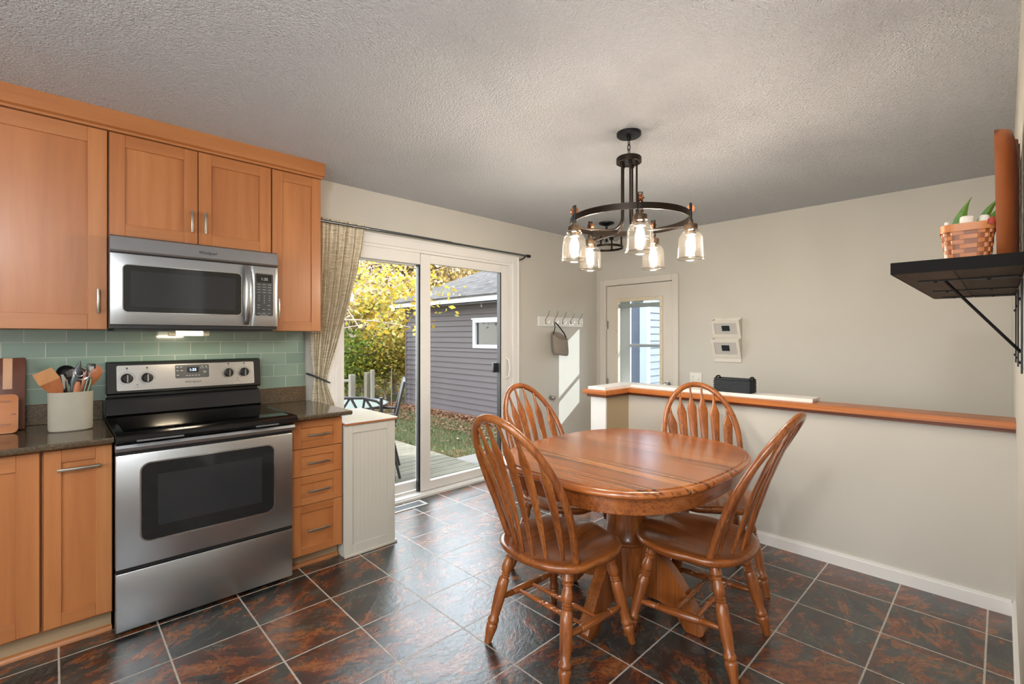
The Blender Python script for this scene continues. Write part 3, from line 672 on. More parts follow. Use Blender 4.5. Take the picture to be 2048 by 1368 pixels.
# ------------------------------------------------------------------ range
rg = thing('kitchen_range', 'stainless and black electric range with glass cooktop', 'stove', (0.568, 3.03, 0.0))
X0, X1 = 0.1935, 0.9465; YS = 2.700
m = MB(); m.box(X0+0.004, X1-0.004, YS+0.045, 3.345, 0.03, 0.885); m.box(X0+0.03, X1-0.03, YS+0.09, 3.33, 0.0, 0.03)
build('body', m, M_BLACKE, rg, smooth=False)
m = MB(); m.box(X0+0.001, X1-0.006, YS, YS+0.04, 0.024, 0.284, 0.006, 2); build('storage_drawer', m, M_STEEL, rg)
m = MB(); m.box(X0+0.001, X1-0.006, YS, YS+0.04, 0.300, 0.806, 0.005, 2); od = build('oven_door', m, M_STEEL, rg)
for q_ in ((YS+0.004, 0.286, 0.299), (YS+0.006, 0.805, 0.822)): m = MB(); m.box(X0+0.003, X1-0.008, q_[0], YS+0.045, q_[1], q_[2]); build('dark_gap', m, M_PLAST, rg)
m = MB(); m.prism([(YS-0.004, 0.820), (YS-0.030, 0.828), (YS-0.034, 0.842), (YS-0.028, 0.855), (YS-0.002, 0.858), (YS+0.03, 0.856), (YS+0.03, 0.822)], lambda a, b, h: (h, a, b), X0, X1-0.005)
build('handle', m, M_STEEL, od)
build('window_frame', rring(0.284, 0.843, 0.406, 0.757, 0.035, 0.006, YS-0.004, YS+0.002), M_CHROME, od)
build('window', plate(0.284, 0.843, 0.406, 0.757, 0.035, YS-0.0022, YS+0.001), M_OVENG, od)
build('window_inner', plate(0.345, 0.785, 0.465, 0.700, 0.003, YS-0.003, YS-0.0023), M_OVENI, od)
m = MB(); m.prism([(2.655, 0.868), (2.640, 0.880), (2.640, 0.896), (2.655, 0.906), (3.27, 0.906), (3.27, 0.868)], lambda a, b, h: (h, a, b), X0-0.001, X1)
ct = build('cooktop', m, M_BLACKE, rg)
m = MB(); m.box(X0+0.03, X1-0.03, 2.69, 3.235, 0.9062, 0.9082); build('cooktop_glass', m, M_BLACKG, ct)
M_SLOT = flat('grey_trim_slot', '77797a', 0.4, 0.5)
for xa, xb in ((0.262, 0.435), (0.74, 0.85)): m = MB(); m.box(xa, xb, 2.6385, 2.6405, 0.870, 0.877); build('vent_slot', m, M_SLOT, ct)
m = MB(); m.prism([(3.27, 0.906), (3.262, 0.915), (3.300, 1.005), (3.345, 1.005), (3.345, 0.906)], lambda a, b, h: (h, a, b), X0+0.004, X1-0.004)
m.prism([(3.315, 1.004), (3.345, 1.004), (3.345, 1.03), (3.315, 1.03)], lambda a, b, h: (h, a, b), X0+0.01, X1-0.01); bgd = build('lower_backguard', m, M_BLACKE, rg)
m = MB(); m.prism([(3.268, 1.022), (3.262, 1.030), (3.285, 1.188), (3.30, 1.196), (3.345, 1.196), (3.345, 1.022)], lambda a, b, h: (h, a, b), X0+0.004, X1-0.004, 0.003)
bg = build('backguard', m, M_BLACKE, rg)
def bgp(x, z, h=0.0):   # point on slanted backguard face, h outwards
    y = 3.262+(z-1.030)*(0.023/0.158); return Vector((x, y-h, z))
def slab(pts, h0, h1):
    m = MB(); m.prism(pts, lambda a, b, h: tuple(bgp(a, b, h)), h0, h1); return m
fp = build('steel_fascia', slab(rrect(0.240, 0.905, 1.042, 1.176, 0.008), 0.0005, 0.003), m_steel('brushed_steel_pale', 'a5a3a0', rough=0.34), bg)
build('control_panel', slab(rrect(0.497, 0.662, 1.094, 1.168, 0.008), 0.0032, 0.0045), M_GREYP, bg)
m = slab(rrect(0.497-0.002, 0.662+0.002, 1.092, 1.170, 0.009), 0.003, 0.0036); build('control_panel_rim', m, M_CHROME, bg)
build('display', slab(rrect(0.553, 0.610, 1.125, 1.155, 0.001), 0.0046, 0.005), M_BLACKG, bg)
build('display_digits', text_mb('1:35', 0.021, lambda a, b, h: tuple(bgp(0.582+a, 1.140+b, 0.0052+h))), M_DIGIT, bg)
m = MB()
for xx, zz, w in ((0.508, 1.158, .006), (0.526, 1.158, .005), (0.508, 1.137, .005), (0.528, 1.137, .006), (0.509, 1.112, .006), (0.552, 1.108, .004), (0.566, 1.108, .004), (0.580, 1.108, .004), (0.596, 1.108, .005), (0.612, 1.108, .004), (0.628, 1.158, .006), (0.648, 1.158, .006), (0.622, 1.149, .003), (0.634, 1.149, .003), (0.650, 1.149, .004), (0.641, 1.128, .009), (0.641, 1.120, .003)):
    v = [m.v(bgp(xx+a*w, zz+b*0.0014, 0.0049)) for a, b in ((-1, -1), (1, -1), (1, 1), (-1, 1))]; m.f(v)
build('button_print', m, M_MARK, bg)
build('brand_mark', text_mb('Whirlpool', 0.019, lambda a, b, h: tuple(bgp(0.580+a, 1.072+b, 0.0032+h)), shear=0.25), M_INK, bg)
m = MB()
KN = [(0.283, 1.107), (0.370, 1.107), (0.765, 1.114), (0.850, 1.114)]
for kx, kz in KN:
    for a in np.linspace(-2.3+PI/2, 2.3+PI/2, 22):
        pass
    P_ = [tuple(bgp(kx+0.034*math.cos(a), kz+0.034*math.sin(a), 0.0034)) for a in np.linspace(-0.6*PI+PI/2, 0.9*PI+PI/2, 26)]
    m.tube(P_, 0.0007, 4); m.box(kx-0.005, kx+0.005, bgp(kx, kz+0.046).y-0.004, bgp(kx, kz+0.046).y-0.0032, kz+0.044, kz+0.0455); m.box(kx-0.004, kx+0.004, bgp(kx, kz+0.055).y-0.004, bgp(kx, kz+0.055).y-0.0032, kz+0.050, kz+0.058)
for kx, kz in ((0.326, 1.070), (0.812, 1.078)): m.cyl(bgp(kx, kz, 0.001), bgp(kx, kz, 0.004), 0.003, seg=10); m.box(kx-0.012, kx+0.012, bgp(kx, kz-.014).y-0.004, bgp(kx, kz-.014).y-0.0032, kz-0.0135, kz-0.0125)
build('dial_print', m, M_INK, bg)
for kx, kz in KN:
    m = MB(); m.turn(bgp(kx, kz, 0.002), bgp(kx, kz, 0.028), [(0, 0.027), (0.15, 0.027), (0.2, 0.0235), (0.85, 0.022), (1, 0.019)], 24); kb = build('knob', m, M_PLAST, bg)
    m = MB(); q = bgp(kx, kz, 0.0); m.box(kx-0.003, kx+0.004, q.y-0.033, q.y-0.01, kz-0.021, kz+0.021, 0.001); build('pointer', m, M_CHROME, kb)

# ------------------------------------------------------------------ things on the left counter
ZT = 0.8905
WAL = [(0.3, lin('4e2a1c')), (0.7, lin('6b3b28'))]
M_WAL = wood('walnut_board', WAL, 'z', 40, 2, 0.4); M_WALE = wood('pale_board_strip', [(0.3, lin('a8754a')), (0.7, lin('bd8a5c'))], 'z', 40, 2, 0.4)
M_BAMB = wood('bamboo_board', [(0.3, lin('a9683f')), (0.55, lin('c07f52')), (0.75, lin('b06d42'))], 'x', 45, 1.5, 0.38)
cb = thing('cutting_board', 'tall dark wooden cutting board with a pale inlaid stripe leaning on the tiles', 'cutting board', (-0.22, 3.2, ZT))
def lean(y0, th0):
    return Matrix.Translation((0, y0, ZT)) @ Matrix.Rotation(th0, 4, 'X')
m = MB(); m.M = lean(3.235, -0.22); m.box(-0.40, -0.098, -0.011, 0.011, 0, 0.345, 0.004, 2); build('board', m, M_WAL, cb)
for q_ in (-0.173, -0.30): m = MB(); m.M = lean(3.235, -0.22); m.box(q_, q_+0.031, -0.0125, -0.0105, 0.195, 0.343); build('pale_stripe', m, M_WALE, cb)
cb = thing('cutting_board', 'small rounded bamboo cutting board in front of the dark one at the left edge', 'cutting board', (-0.22, 3.1, ZT))
m = MB(); m.M = lean(3.145, -0.25)
m.prism(rrect(-0.42, -0.118, 0, 0.178, 0.018), lambda a, b, h: (a, h, b), -0.009, 0.009, 0.003, 2); build('board', m, M_BAMB, cb)
m = MB(); m.M = lean(3.145, -0.25)
M_KNOT = flat('bamboo_knot', '8a5230', 0.5)
for xx, zz, w in ((-0.16, 0.04, .02), (-0.16, 0.145, .02), (-0.20, 0.09, .025), (-0.132, 0.085, .008)): m = MB(); m.M = lean(3.145, -0.25); m.box(xx-w, xx+w, -0.0096, -0.0088, zz-0.0035, zz+0.0035); build('dark_knot', m, M_KNOT, cb)

ck = (0.058, 3.065); CH = 0.182
cr = thing('utensil_crock', 'oval pale stone crock holding cooking utensils beside the range', 'crock', (ck[0], ck[1], ZT))
m = MB(); R = []
for r, z in ((0.90, 0.0), (0.97, 0.004), (1.0, 0.015), (1.0, 0.10), (1.01, CH-0.004), (1.0, CH), (0.93, CH), (0.92, CH-0.01), (0.90, 0.012), (0.0, 0.010)):
    R.append([(ck[0]+0.079*max(r, 1e-3)*abs(math.cos(a))**0.8*(1 if math.cos(a) >= 0 else -1), ck[1]+0.055*max(r, 1e-3)*abs(math.sin(a))**0.8*(1 if math.sin(a) >= 0 else -1), ZT+z) for a in [2*PI*k/48 for k in range(48)]])
m.rings(R, cap=True); build('vessel', m, flat('cream_stoneware', '9d988a', 0.75, nscale=12, var=0.10, bump=0.2), cr)
GB = ZT+0.014
M_OLIVE = wood('olive_wood', [(0.25, lin('6a3a20')), (0.45, lin('9a5a34')), (0.6, lin('b06e44')), (0.75, lin('7d4828'))], 'z', 26, 8, 0.4); M_SPN = wood('cherry_spoon', [(0.3, lin('9a5a38')), (0.7, lin('b07048'))], 'z', 50, 3, 0.4)
def blade(m, p0, p1, prof, th, up):
    """flat tapering blade from p0 to p1, prof = [(t, halfwidth)]"""
    p0, p1 = Vector(p0), Vector(p1); d = p1-p0; u = Vector(up); L = d.length; dn = d.normalized(); u = (u-dn*u.dot(dn)).normalized(); w = dn.cross(u)
    R = []
    for t, hw in prof:
        c = p0+d*t; R.append([c+w*hw*math.cos(a)+u*th*math.sin(a) for a in [2*PI*k/10 for k in range(10)]])
    m.rings(R)
ut = thing('wooden_spatula', 'flat olive wood spatula leaning left in the crock', 'spatula', (0.06, 3.06, GB), 'utensils in the crock')
m = MB(); blade(m, (0.105, 3.07, GB), (-0.035, 3.03, GB+0.262), [(0, .008), (0.45, .008), (0.60, .014), (0.72, .030), (0.84, .038)], 0.0045, (0, 1, 0)); build('handle', m, M_OLIVE, ut)
m = MB(); blade(m, (-0.0126, 3.0364, GB+0.220), (-0.039, 3.029, GB+0.270), [(0, .038), (0.3, .038), (0.98, .035), (1, .034)], 0.0042, (0, 1, 0)); build('pale_tip', m, M_WALE, ut)
sp = thing('wooden_spoon', 'large wooden spoon leaning right in the crock', 'spoon', (0.06, 3.06, GB), 'utensils in the crock')
m = MB(); blade(m, (0.02, 3.07, GB), (0.155, 3.05, GB+0.285), [(0, .007), (0.50, .008), (0.62, .013), (0.74, .025), (0.86, .032), (0.95, .027), (1, .010)], 0.005, (0, 1, 0)); build('handle', m, M_SPN, sp)
m = MB(); blade(m, (0.125, 3.046, GB+0.205), (0.150, 3.042, GB+0.272), [(0, .004), (0.3, .016), (0.65, .022), (0.9, .016), (1, .004)], 0.004, (0, 1, 0)); build('bowl', m, M_SPN, sp)
def uten(name, label, cat): return thing(name, label, cat, (0.06, 3.06, GB), 'utensils in the crock')
u = uten('whisk', 'flat coiled whisk with a wooden handle in the middle of the crock', 'whisk')
m = MB(); m.turn((0.055, 3.04, GB), (0.082, 3.02, GB+0.215), [(0, .010), (0.6, .011), (0.9, .013), (1, .008)], 12); build('handle', m, M_SPN, u)
m = MB(); cx_, cz_ = 0.094, GB+0.255
m.tube([(cx_+0.030*math.cos(a), 3.015, cz_+0.030*math.sin(a)) for a in np.linspace(-2.2, 3.6, 30)], 0.0016, 6)
m.tube([(cx_+0.014*math.cos(a)-0.006, 3.012, cz_+0.014*math.sin(a)) for a in np.linspace(-2.2, 4.2, 24)], 0.0016, 6); m.tube([(0.083, 3.02, GB+0.213), (0.10, 3.015, GB+0.235), (0.128, 3.012, GB+0.262)], 0.0016, 6); m.tube([(0.083, 3.02, GB+0.213), (0.078, 3.015, GB+0.232)], 0.0018, 6); build('wire_coils', m, M_CHROME, u)
u = uten('peeler', 'black handled upright peeler at the right of the whisk', 'peeler')
m = MB(); m.M = Matrix.Translation((0.128, 3.05, GB+0.232)) @ Matrix.Rotation(0.05, 4, 'Y'); m.box(-0.017, 0.017, -0.006, 0.006, 0, 0.065, 0.005, 2); m.M = None; m.turn((0.10, 3.07, GB), (0.127, 3.05, GB+0.235), [(0, .005), (1, .006)], 8); build('handle', m, M_PLAST, u)
m = MB(); m.box(0.121, 0.139, 3.0425, 3.0438, GB+0.242, GB+0.285, 0.001); build('blade', m, M_CHROME, u)
u = uten('ladle', 'black ladle at the back of the crock', 'ladle')
m = MB(); m.tube([(0.05, 3.09, GB), (0.045, 3.10, GB+0.12), (0.038, 3.11, GB+0.235)], 0.005, 8)
m.M = Matrix.Translation((0.042, 3.105, GB+0.255)) @ Matrix.Rotation(1.25, 4, 'X'); m.lathe([(0.001, -0.022), (0.02, -0.019), (0.032, -0.008), (0.036, 0.006), (0.034, 0.006), (0.030, -0.006), (0.018, -0.016), (0.001, -0.019)], seg=20); m.M = None; build('spoon_body', m, M_PLAST, u)
u = uten('turner', 'dark pointed metal turner rising from the crock', 'spatula')
m = MB(); blade(m, (0.03, 3.08, GB), (0.092, 3.06, GB+0.315), [(0, .006), (0.55, .007), (0.66, .017), (0.85, .014), (0.97, .004), (1, .001)], 0.002, (0.2, 1, 0)); build('blade', m, flat('dark_steel', '4a4f50', 0.3, 0.8), u)
u = uten('metal_spoon', 'polished steel spoon behind the olive wood spatula', 'spoon')
m = MB(); blade(m, (0.05, 3.08, GB), (0.026, 3.065, GB+0.25), [(0, .004), (0.65, .005), (0.75, .013), (0.88, .017), (1, .006)], 0.003, (0, 1, 0)); build('bowl', m, M_CHROME, u)
u = uten('tongs', 'green edged metal tongs right of the whisk handle', 'tongs')
m = MB(); 
for dx in (0, 0.014): m.tube([(0.075+dx, 3.04, GB), (0.095+dx, 3.03, GB+0.14), (0.112+dx, 3.03, GB+0.215), (0.118+dx*0.3, 3.03, GB+0.235)], 0.006, 8, flat=0.4)
build('arm', m, flat('olive_steel', '5d6a58', 0.35, 0.5), u)
u = uten('slotted_spoon', 'reddish brown round spoon behind the ladle', 'spoon')
m = MB(); blade(m, (0.06, 3.10, GB), (0.085, 3.115, GB+0.278), [(0, .006), (0.6, .007), (0.72, .028), (0.86, .038), (0.96, .030), (1, .010)], 0.004, (0, 1, 0)); build('bowl', m, flat('dark_brown_wood', '3c2119', 0.45), u)

# ------------------------------------------------------------------ dining table
TC = Vector((2.05, 1.30)); TA, TB, TN = 0.612, 0.511, 2.85
def sup(a, b, n, k=96):
    P_ = []
    for i in range(k):
        t = 2*PI*i/k; ct_, st_ = math.cos(t), math.sin(t)
        P_.append((a*abs(ct_)**(2/n)*(1 if ct_ >= 0 else -1), b*abs(st_)**(2/n)*(1 if st_ >= 0 else -1)))
    return P_
tb = thing('dining_table', 'oak pedestal dining table with a rounded top in the middle of the room', 'table', (TC.x, TC.y, 0))
def tring(d, z): return [(TC.x+x, TC.y+y, z) for x, y in sup(TA-d, TB-d, TN)]
m = MB(); m.rings([tring(0.02, 0.728), tring(0.006, 0.730), tring(0.0, 0.738), tring(0.001, 0.746), tring(0.008, 0.754), tring(0.018, 0.757), tring(0.024, 0.7545), tring(0.028, 0.760)], cap=True)
top = build('tabletop', m, M_OAKY, tb, ang=50)
m = MB(); m.rings([tring(0.035, 0.660), tring(0.033, 0.663), tring(0.033, 0.727), tring(0.06, 0.7285), tring(0.06, 0.660)], closed=True, cap=False)
build('apron', m, M_OAKX, tb)
m = MB(); m.lathe([(0.001, 0.655), (0.16, 0.655), (0.16, 0.64), (0.105, 0.632), (0.098, 0.60), (0.094, 0.50), (0.100, 0.40), (0.108, 0.355), (0.118, 0.345), (0.118, 0.335), (0.105, 0.325), (0.098, 0.24), (0.092, 0.12), (0.09, 0.085), (0.001, 0.085)], (TC.x, TC.y, 0), 40)
build('pedestal', m, M_OAKZ, tb)
for k in range(4):
    a = math.radians([4, 94, 184, 274][k]); u_ = Vector((math.cos(a), math.sin(a), 0)); w_ = Vector((-math.sin(a), math.cos(a), 0))
    topc, botc = [], []
    for i in range(17):
        s = i/16; r = 0.08+0.30*s; topc.append((r, 0.335*(1-s**1.8)+0.055*s)); 
    botc = [(0.385, 0.012), (0.37, 0.0), (0.31, 0.0), (0.298, 0.014), (0.27, 0.045), (0.26, 0.085), (0.18, 0.095), (0.08, 0.095)]
    m = MB(); m.prism(topc+[(0.392, 0.035)]+botc, lambda p, q, h: tuple(Vector((TC.x, TC.y, q))+u_*p+w_*h), -0.027, 0.027, 0.006, 2)
    build('foot', m, M_OAKZ, tb)

# ------------------------------------------------------------------ chairs
def chair(label):
    ch = lthing('dining_chair', label, 'chair', 'oak arrow back chairs around the table')
    # seat
    def outl(t):
        c_, s_ = math.cos(t), math.sin(t)
        x = (0.247 if c_ > 0 else 0.238)*abs(c_)**0.74*(1 if c_ >= 0 else -1)
        wy = 0.252
        y = wy*abs(s_)**(0.62 if c_ > 0 else 0.95)*(1 if s_ >= 0 else -1)
        if c_ > 0: y *= 1-0.05*c_
        waist = math.exp(-((x+0.055)/0.06)**2)*0.014
        y -= waist*(1 if y > 0 else -1)*abs(s_)
        x += 0.0
        if c_ > 0: x += 0.012*math.exp(-(y/0.07)**2)-0.006
        return x, y
    K = 64; R = []
    def dish(x, y):
        r = math.hypot((x+0.03)/0.18, y/0.20); d = -0.016*max(0, 1-r*r)
        if x > 0.05: d += 0.008*math.exp(-(y/0.035)**2)*min(1, (x-0.05)/0.10)-0.006*math.exp(-((abs(y)-0.11)/0.05)**2)*min(1, (x-0.05)/0.10)
        return d
    for s, dz in ((0.90, -0.040), (0.97, -0.030), (1.0, -0.016), (0.997, -0.006), (0.975, -0.0005), (0.93, 0), (0.82, 0), (0.68, 0), (0.5, 0), (0.32, 0), (0.15, 0), (0.02, 0)):
        row = []
        for k in range(K):
            x, y = outl(2*PI*k/K); x *= s; y *= s
            z = 0.450+dz+(dish(x, y) if s < 0.99 else dish(x, y)*0.5); row.append((x, y, z))
        R.append(row)
    m = MB(); m.rings(R, cap=True); build('seat', m, M_OAKX, ch, ang=60)
    # turned legs
    LEG = [(0, .014), (0.03, .0175), (0.08, .020), (0.115, .0205), (0.125, .015), (0.135, .020), (0.150, .020), (0.158, .0145), (0.17, .0145), (0.20, .0185), (0.25, .0215), (0.285, .0195), (0.30, .0145), (0.312, .0195), (0.325, .0145), (0.337, .0195), (0.35, .0150),
           (0.37, .0205), (0.45, .0225), (0.55, .0225), (0.66, .0200), (0.745, .0165), (0.757, .0205), (0.775, .0225), (0.795, .0215), (0.805, .0170), (0.815, .0210), (0.835, .0225), (0.87, .0205), (0.94, .0160), (1, .0135)]
    LG = {}
    for nm, sx, sy in (('f', 1, 1), ('f', 1, -1), ('b', -1, 1), ('b', -1, -1)):
        a = Vector((0.135 if sx > 0 else -0.125, 0.155*sy, 0.425)); b = Vector((0.225 if sx > 0 else -0.225, 0.225*sy if sx > 0 else 0.215*sy, 0.0)); LG[(sx, sy)] = (a, b)
        m = MB(); m.turn(a, b, [(t_, r_*1.12) for t_, r_ in LEG], 14); build('leg', m, M_OAKZ, ch, ang=50)
    def at(sx, sy, z): a, b = LG[(sx, sy)]; t = (a.z-z)/(a.z-b.z); return a+(b-a)*t
    ST = [(0, .009), (0.10, .0115), (0.22, .014), (0.235, .0115), (0.25, .015), (0.262, .0115), (0.275, .0155), (0.5, .0165), (0.725, .0155), (0.738, .0115), (0.75, .015), (0.765, .0115), (0.78, .014), (0.90, .0115), (1, .009)]
    for sy in (1, -1):
        m = MB(); m.turn(at(-1, sy, 0.185), at(1, sy, 0.165), ST, 12); build('stretcher', m, M_OAKX, ch, ang=50)
    CS = [(0, .007), (0.2, .0095), (0.34, .0115), (0.36, .0085), (0.375, .0125), (0.39, .0085), (0.42, .0125), (0.44, .0085), (0.46, .013), (0.5, .0135), (0.54, .013), (0.56, .0085), (0.58, .0125), (0.61, .0085), (0.625, .0125), (0.64, .0085), (0.66, .0115), (0.8, .0095), (1, .007)]
    for t in (0.32, 0.56):
        p, q = at(-1, -1, 0.185), at(1, -1, 0.165); p2, q2 = at(-1, 1, 0.185), at(1, 1, 0.165)
        m = MB(); m.turn(p+(q-p)*t, p2+(q2-p2)*t, CS, 12); build('stretcher', m, M_OAKY, ch, ang=50)
    # bow
    ZB, ZTOP = 0.44, 1.022
    def lean_x(z): s = (z-ZB)/(ZTOP-ZB); return -0.135-0.265*s+0.03*math.sin(PI*min(1, max(0, s)))
    def bow(t):     # t in 0..1 from right base to left base
        a = PI*t; n = 2.25
        c_, s_ = math.cos(a), math.sin(a)
        h = abs(s_)**(2/2.9); z = ZB+(ZTOP-ZB)*h
        hw = 0.198+0.045*math.sin(PI*min(1, h*0.85))
        y = hw*abs(c_)**(2/2.0)*(1 if c_ >= 0 else -1)
        return Vector((lean_x(z), y, z))
    # build bow as smooth param: uprights then superelliptic arch
    pts = []
    for i in range(61):
        a = PI*i/60; c_, s_ = math.cos(a), math.sin(a)
        h = s_**0.95 if s_ > 0 else 0; h = min(1, max(0, h)); z = ZB+(ZTOP-ZB)*h
        s = h; w = 0.190+0.048*math.sin(PI*0.62*s)**1.0
        y = w*(1-s**3.2)**(1/2.05)*(1 if c_ >= 0 else -1)
        pts.append(Vector((lean_x(z)+(0.015*(1-s)), y, z)))
    m = MB(); m.tube(pts, [0.0170 if 6 < i < 54 else 0.0158 for i in range(61)], 12, flat=0.85, up=(1, 0, 0.3)); build('back_bow', m, M_OAKZ, ch, ang=60)
    # arrow spindles
    def bow_z(y):
        best = None
        for a, b in zip(pts, pts[1:]):
            if (a.y-y)*(b.y-y) <= 0 and max(a.z, b.z) > 0.75:
                t = (y-a.y)/(b.y-a.y+1e-9); z = a.z+(b.z-a.z)*t
                if best is None or z > best.z: best = a+(b-a)*t
        return best
    for k in range(6):
        s = -1+2*k/5; yb = 0.138*s; yt = 0.172*s
        b = Vector((-0.195+0.060*s*s, yb, 0.445)); tp = bow_z(yt) or pts[30]
        d = tp-b; ax = d.normalized(); side = Vector((0, 1, 0)); side = (side-ax*side.dot(ax)).normalized(); nrm = ax.cross(side)
        PR = [(0, .0068, .0068), (0.05, .009, .0072), (0.25, .0155, .0068), (0.5, .0225, .0062), (0.68, .0270, .0056), (0.745, .0285, .0056), (0.79, .0215, .006), (0.85, .0105, .0065), (0.92, .0066, .0065), (1, .006, .006)]
        R = []
        for t, hw, th in PR:
            c_ = b+d*t+nrm*(-0.016*math.sin(PI*t)); n_ = 12
            R.append([c_+side*hw*math.cos(q)*1.0+nrm*th*(math.sin(q)) for q in [2*PI*j/n_ for j in range(n_)]])
        m = MB(); m.rings(R); build('spindle', m, M_OAKZ, ch, ang=50)
    return ch
CHP = [((1.585, 1.345, 0), 0.0, 'oak arrow back chair at the left of the table, nearest the cabinets'),
       ((2.07, 0.945, 0), math.radians(93), 'oak arrow back chair in front on the right, its back to the open floor'),
       ((2.096, 1.728, 0), math.radians(268), 'oak arrow back chair behind the table, in front of the sliding door'),
       ((2.67, 1.15, 0), math.radians(216), 'oak arrow back chair behind the table, against the low half wall')]
ch0 = chair(CHP[0][2]); ch0.location = CHP[0][0]; ch0.rotation_euler = (0, 0, CHP[0][1])
for loc, rz, lb in CHP[1:]: dup(ch0, loc, rz, lb)

# ------------------------------------------------------------------ chandelier
CX_, CY_ = 2.27, 1.425; ZR = 1.965; RR = 0.318
cl = thing('chandelier', 'bronze ring chandelier with five glass bell shades over the table', 'chandelier', (CX_, CY_, 1.74))
m = MB(); m.lathe([(0.001, ZC), (0.066, ZC), (0.066, ZC-0.014), (0.060, ZC-0.020), (0.012, ZC-0.024), (0.012, ZC-0.04), (0.001, ZC-0.042)], (CX_, CY_, 0), 32); build('canopy', m, M_BLK, cl)
m = MB()
for i, z in enumerate((ZC-0.052, ZC-0.079, ZC-0.106)):
    pts = [(CX_+(0.0085*math.cos(a) if i % 2 == 0 else 0), CY_+(0.0085*math.cos(a) if i % 2 else 0), z+0.018*math.sin(a)) for a in [2*PI*k/16 for k in range(16)]]
    m.tube(pts, 0.0022, 6, closed=True)
build('chain', m, M_BLK, cl)
m = MB(); m.lathe([(0.001, 2.322), (0.010, 2.322), (0.012, 2.318), (0.064, 2.315), (0.068, 2.310), (0.068, 2.285), (0.062, 2.283), (0.058, 2.287), (0.001, 2.287)], (CX_, CY_, 0), 36); build('hub', m, M_BRONZE, cl)
m = MB(); m.lathe([(RR-0.003, ZR-0.016), (RR+0.003, ZR-0.016), (RR+0.003, ZR+0.016), (RR-0.003, ZR+0.016)], (CX_, CY_, 0), 96, closed=True); build('ring', m, M_BRONZE, cl)
FWD = Vector((math.cos(0.8023), math.sin(0.8023), 0)); RGT = Vector((math.sin(0.8023), -math.cos(0.8023), 0))
for k in range(5):
    a = math.radians(-4.4+72*k); dv = -FWD*math.cos(a)+RGT*math.sin(a); tv = Vector((-dv.y, dv.x, 0)); C0 = Vector((CX_, CY_, 0))
    def Q(r, z, t=0.0): return C0+dv*r+tv*t+Vector((0, 0, z))
    # arm: down from hub, curving out to the ring socket
    m = MB(); zl = ZR-0.055
    pts = [Q(0.042, 2.29), Q(0.042, zl+0.10)]+[Q(0.042+0.075*(1-math.cos(b)), zl+0.075*(1-math.sin(b))) for b in np.linspace(0.1, PI/2, 8)]+[Q(RR-0.06, zl), Q(RR-0.008, zl+0.006)]
    m.tube(pts, 0.0055, 8); m.turn(Q(0.042, 2.288), Q(0.042, 2.268), [(0, .009), (1, .009)], 10); build('arm', m, M_BRONZE, cl)
    # pulley bracket
    m = MB()
    for sgn in (-1, 1): m.tube([Q(RR, ZR-0.03, 0.011*sgn), Q(RR, ZR+0.062, 0.011*sgn)], 0.0032, 4, flat=2.2, up=tuple(dv))
    m.tube([Q(RR, ZR+0.062, -0.013), Q(RR, ZR+0.062, 0.013)], 0.0035, 6, flat=2.0, up=tuple(dv)); m.cyl(Q(RR, ZR+0.036, -0.020), Q(RR, ZR+0.036, 0.020), 0.0035, seg=8); m.cyl(Q(RR, ZR-0.028, -0.018), Q(RR, ZR-0.028, 0.018), 0.0035, seg=8)
    br = build('pulley_bracket', m, M_BLK, cl)
    m = MB(); m.turn(Q(RR, ZR+0.036, -0.0085), Q(RR, ZR+0.036, 0.0085), [(0, .0205), (0.2, .0205), (0.35, .017), (0.65, .017), (0.8, .0205), (1, .0205)], 22); build('pulley_wheel', m, M_COPPER, br)
    # socket
    z0 = ZR-0.022
    so = MB(); so.lathe([(0.001, z0), (0.012, z0), (0.013, z0-0.02), (0.032, z0-0.024), (0.034, z0-0.030), (0.034, z0-0.048), (0.024, z0-0.050), (0.022, z0-0.066), (0.026, z0-0.068), (0.026, z0-0.078), (0.001, z0-0.078)], tuple(Q(RR, 0)), 24)
    sk = build('socket', so, M_BRONZL, cl)
    zb = z0-0.048
    m = MB(); m.lathe([(0.033, zb), (0.037, zb-0.004), (0.037, zb-0.014), (0.034, zb-0.018), (0.046, zb-0.024), (0.058, zb-0.042), (0.0615, zb-0.065), (0.063, zb-0.12), (0.0655, zb-0.152)], tuple(Q(RR, 0)), 36)
    sh = build('glass_shade', m, M_SHADE, cl, ang=60)
    m = MB(); m.tube([Q(RR, zb-0.155)+Vector((0.067*math.cos(b), 0.067*math.sin(b), 0)) for b in [2*PI*j/36 for j in range(36)]], 0.0035, 8, closed=True); build('rim', m, M_RIM, sh); m = MB(); m.tube([Q(RR, zb-0.009)+Vector((0.037*math.cos(b), 0.037*math.sin(b), 0)) for b in [2*PI*j/30 for j in range(30)]], 0.003, 6, closed=True); build('collar', m, M_RIM, sh)
    m = MB(); zc = z0-0.078; m.lathe([(0.001, zc+0.002), (0.013, zc), (0.014, zc-0.012), (0.021, zc-0.040), (0.0225, zc-0.062), (0.020, zc-0.085), (0.010, zc-0.098), (0.001, zc-0.101)], tuple(Q(RR, 0)), 20); build('bulb', m, M_BULB, sk)
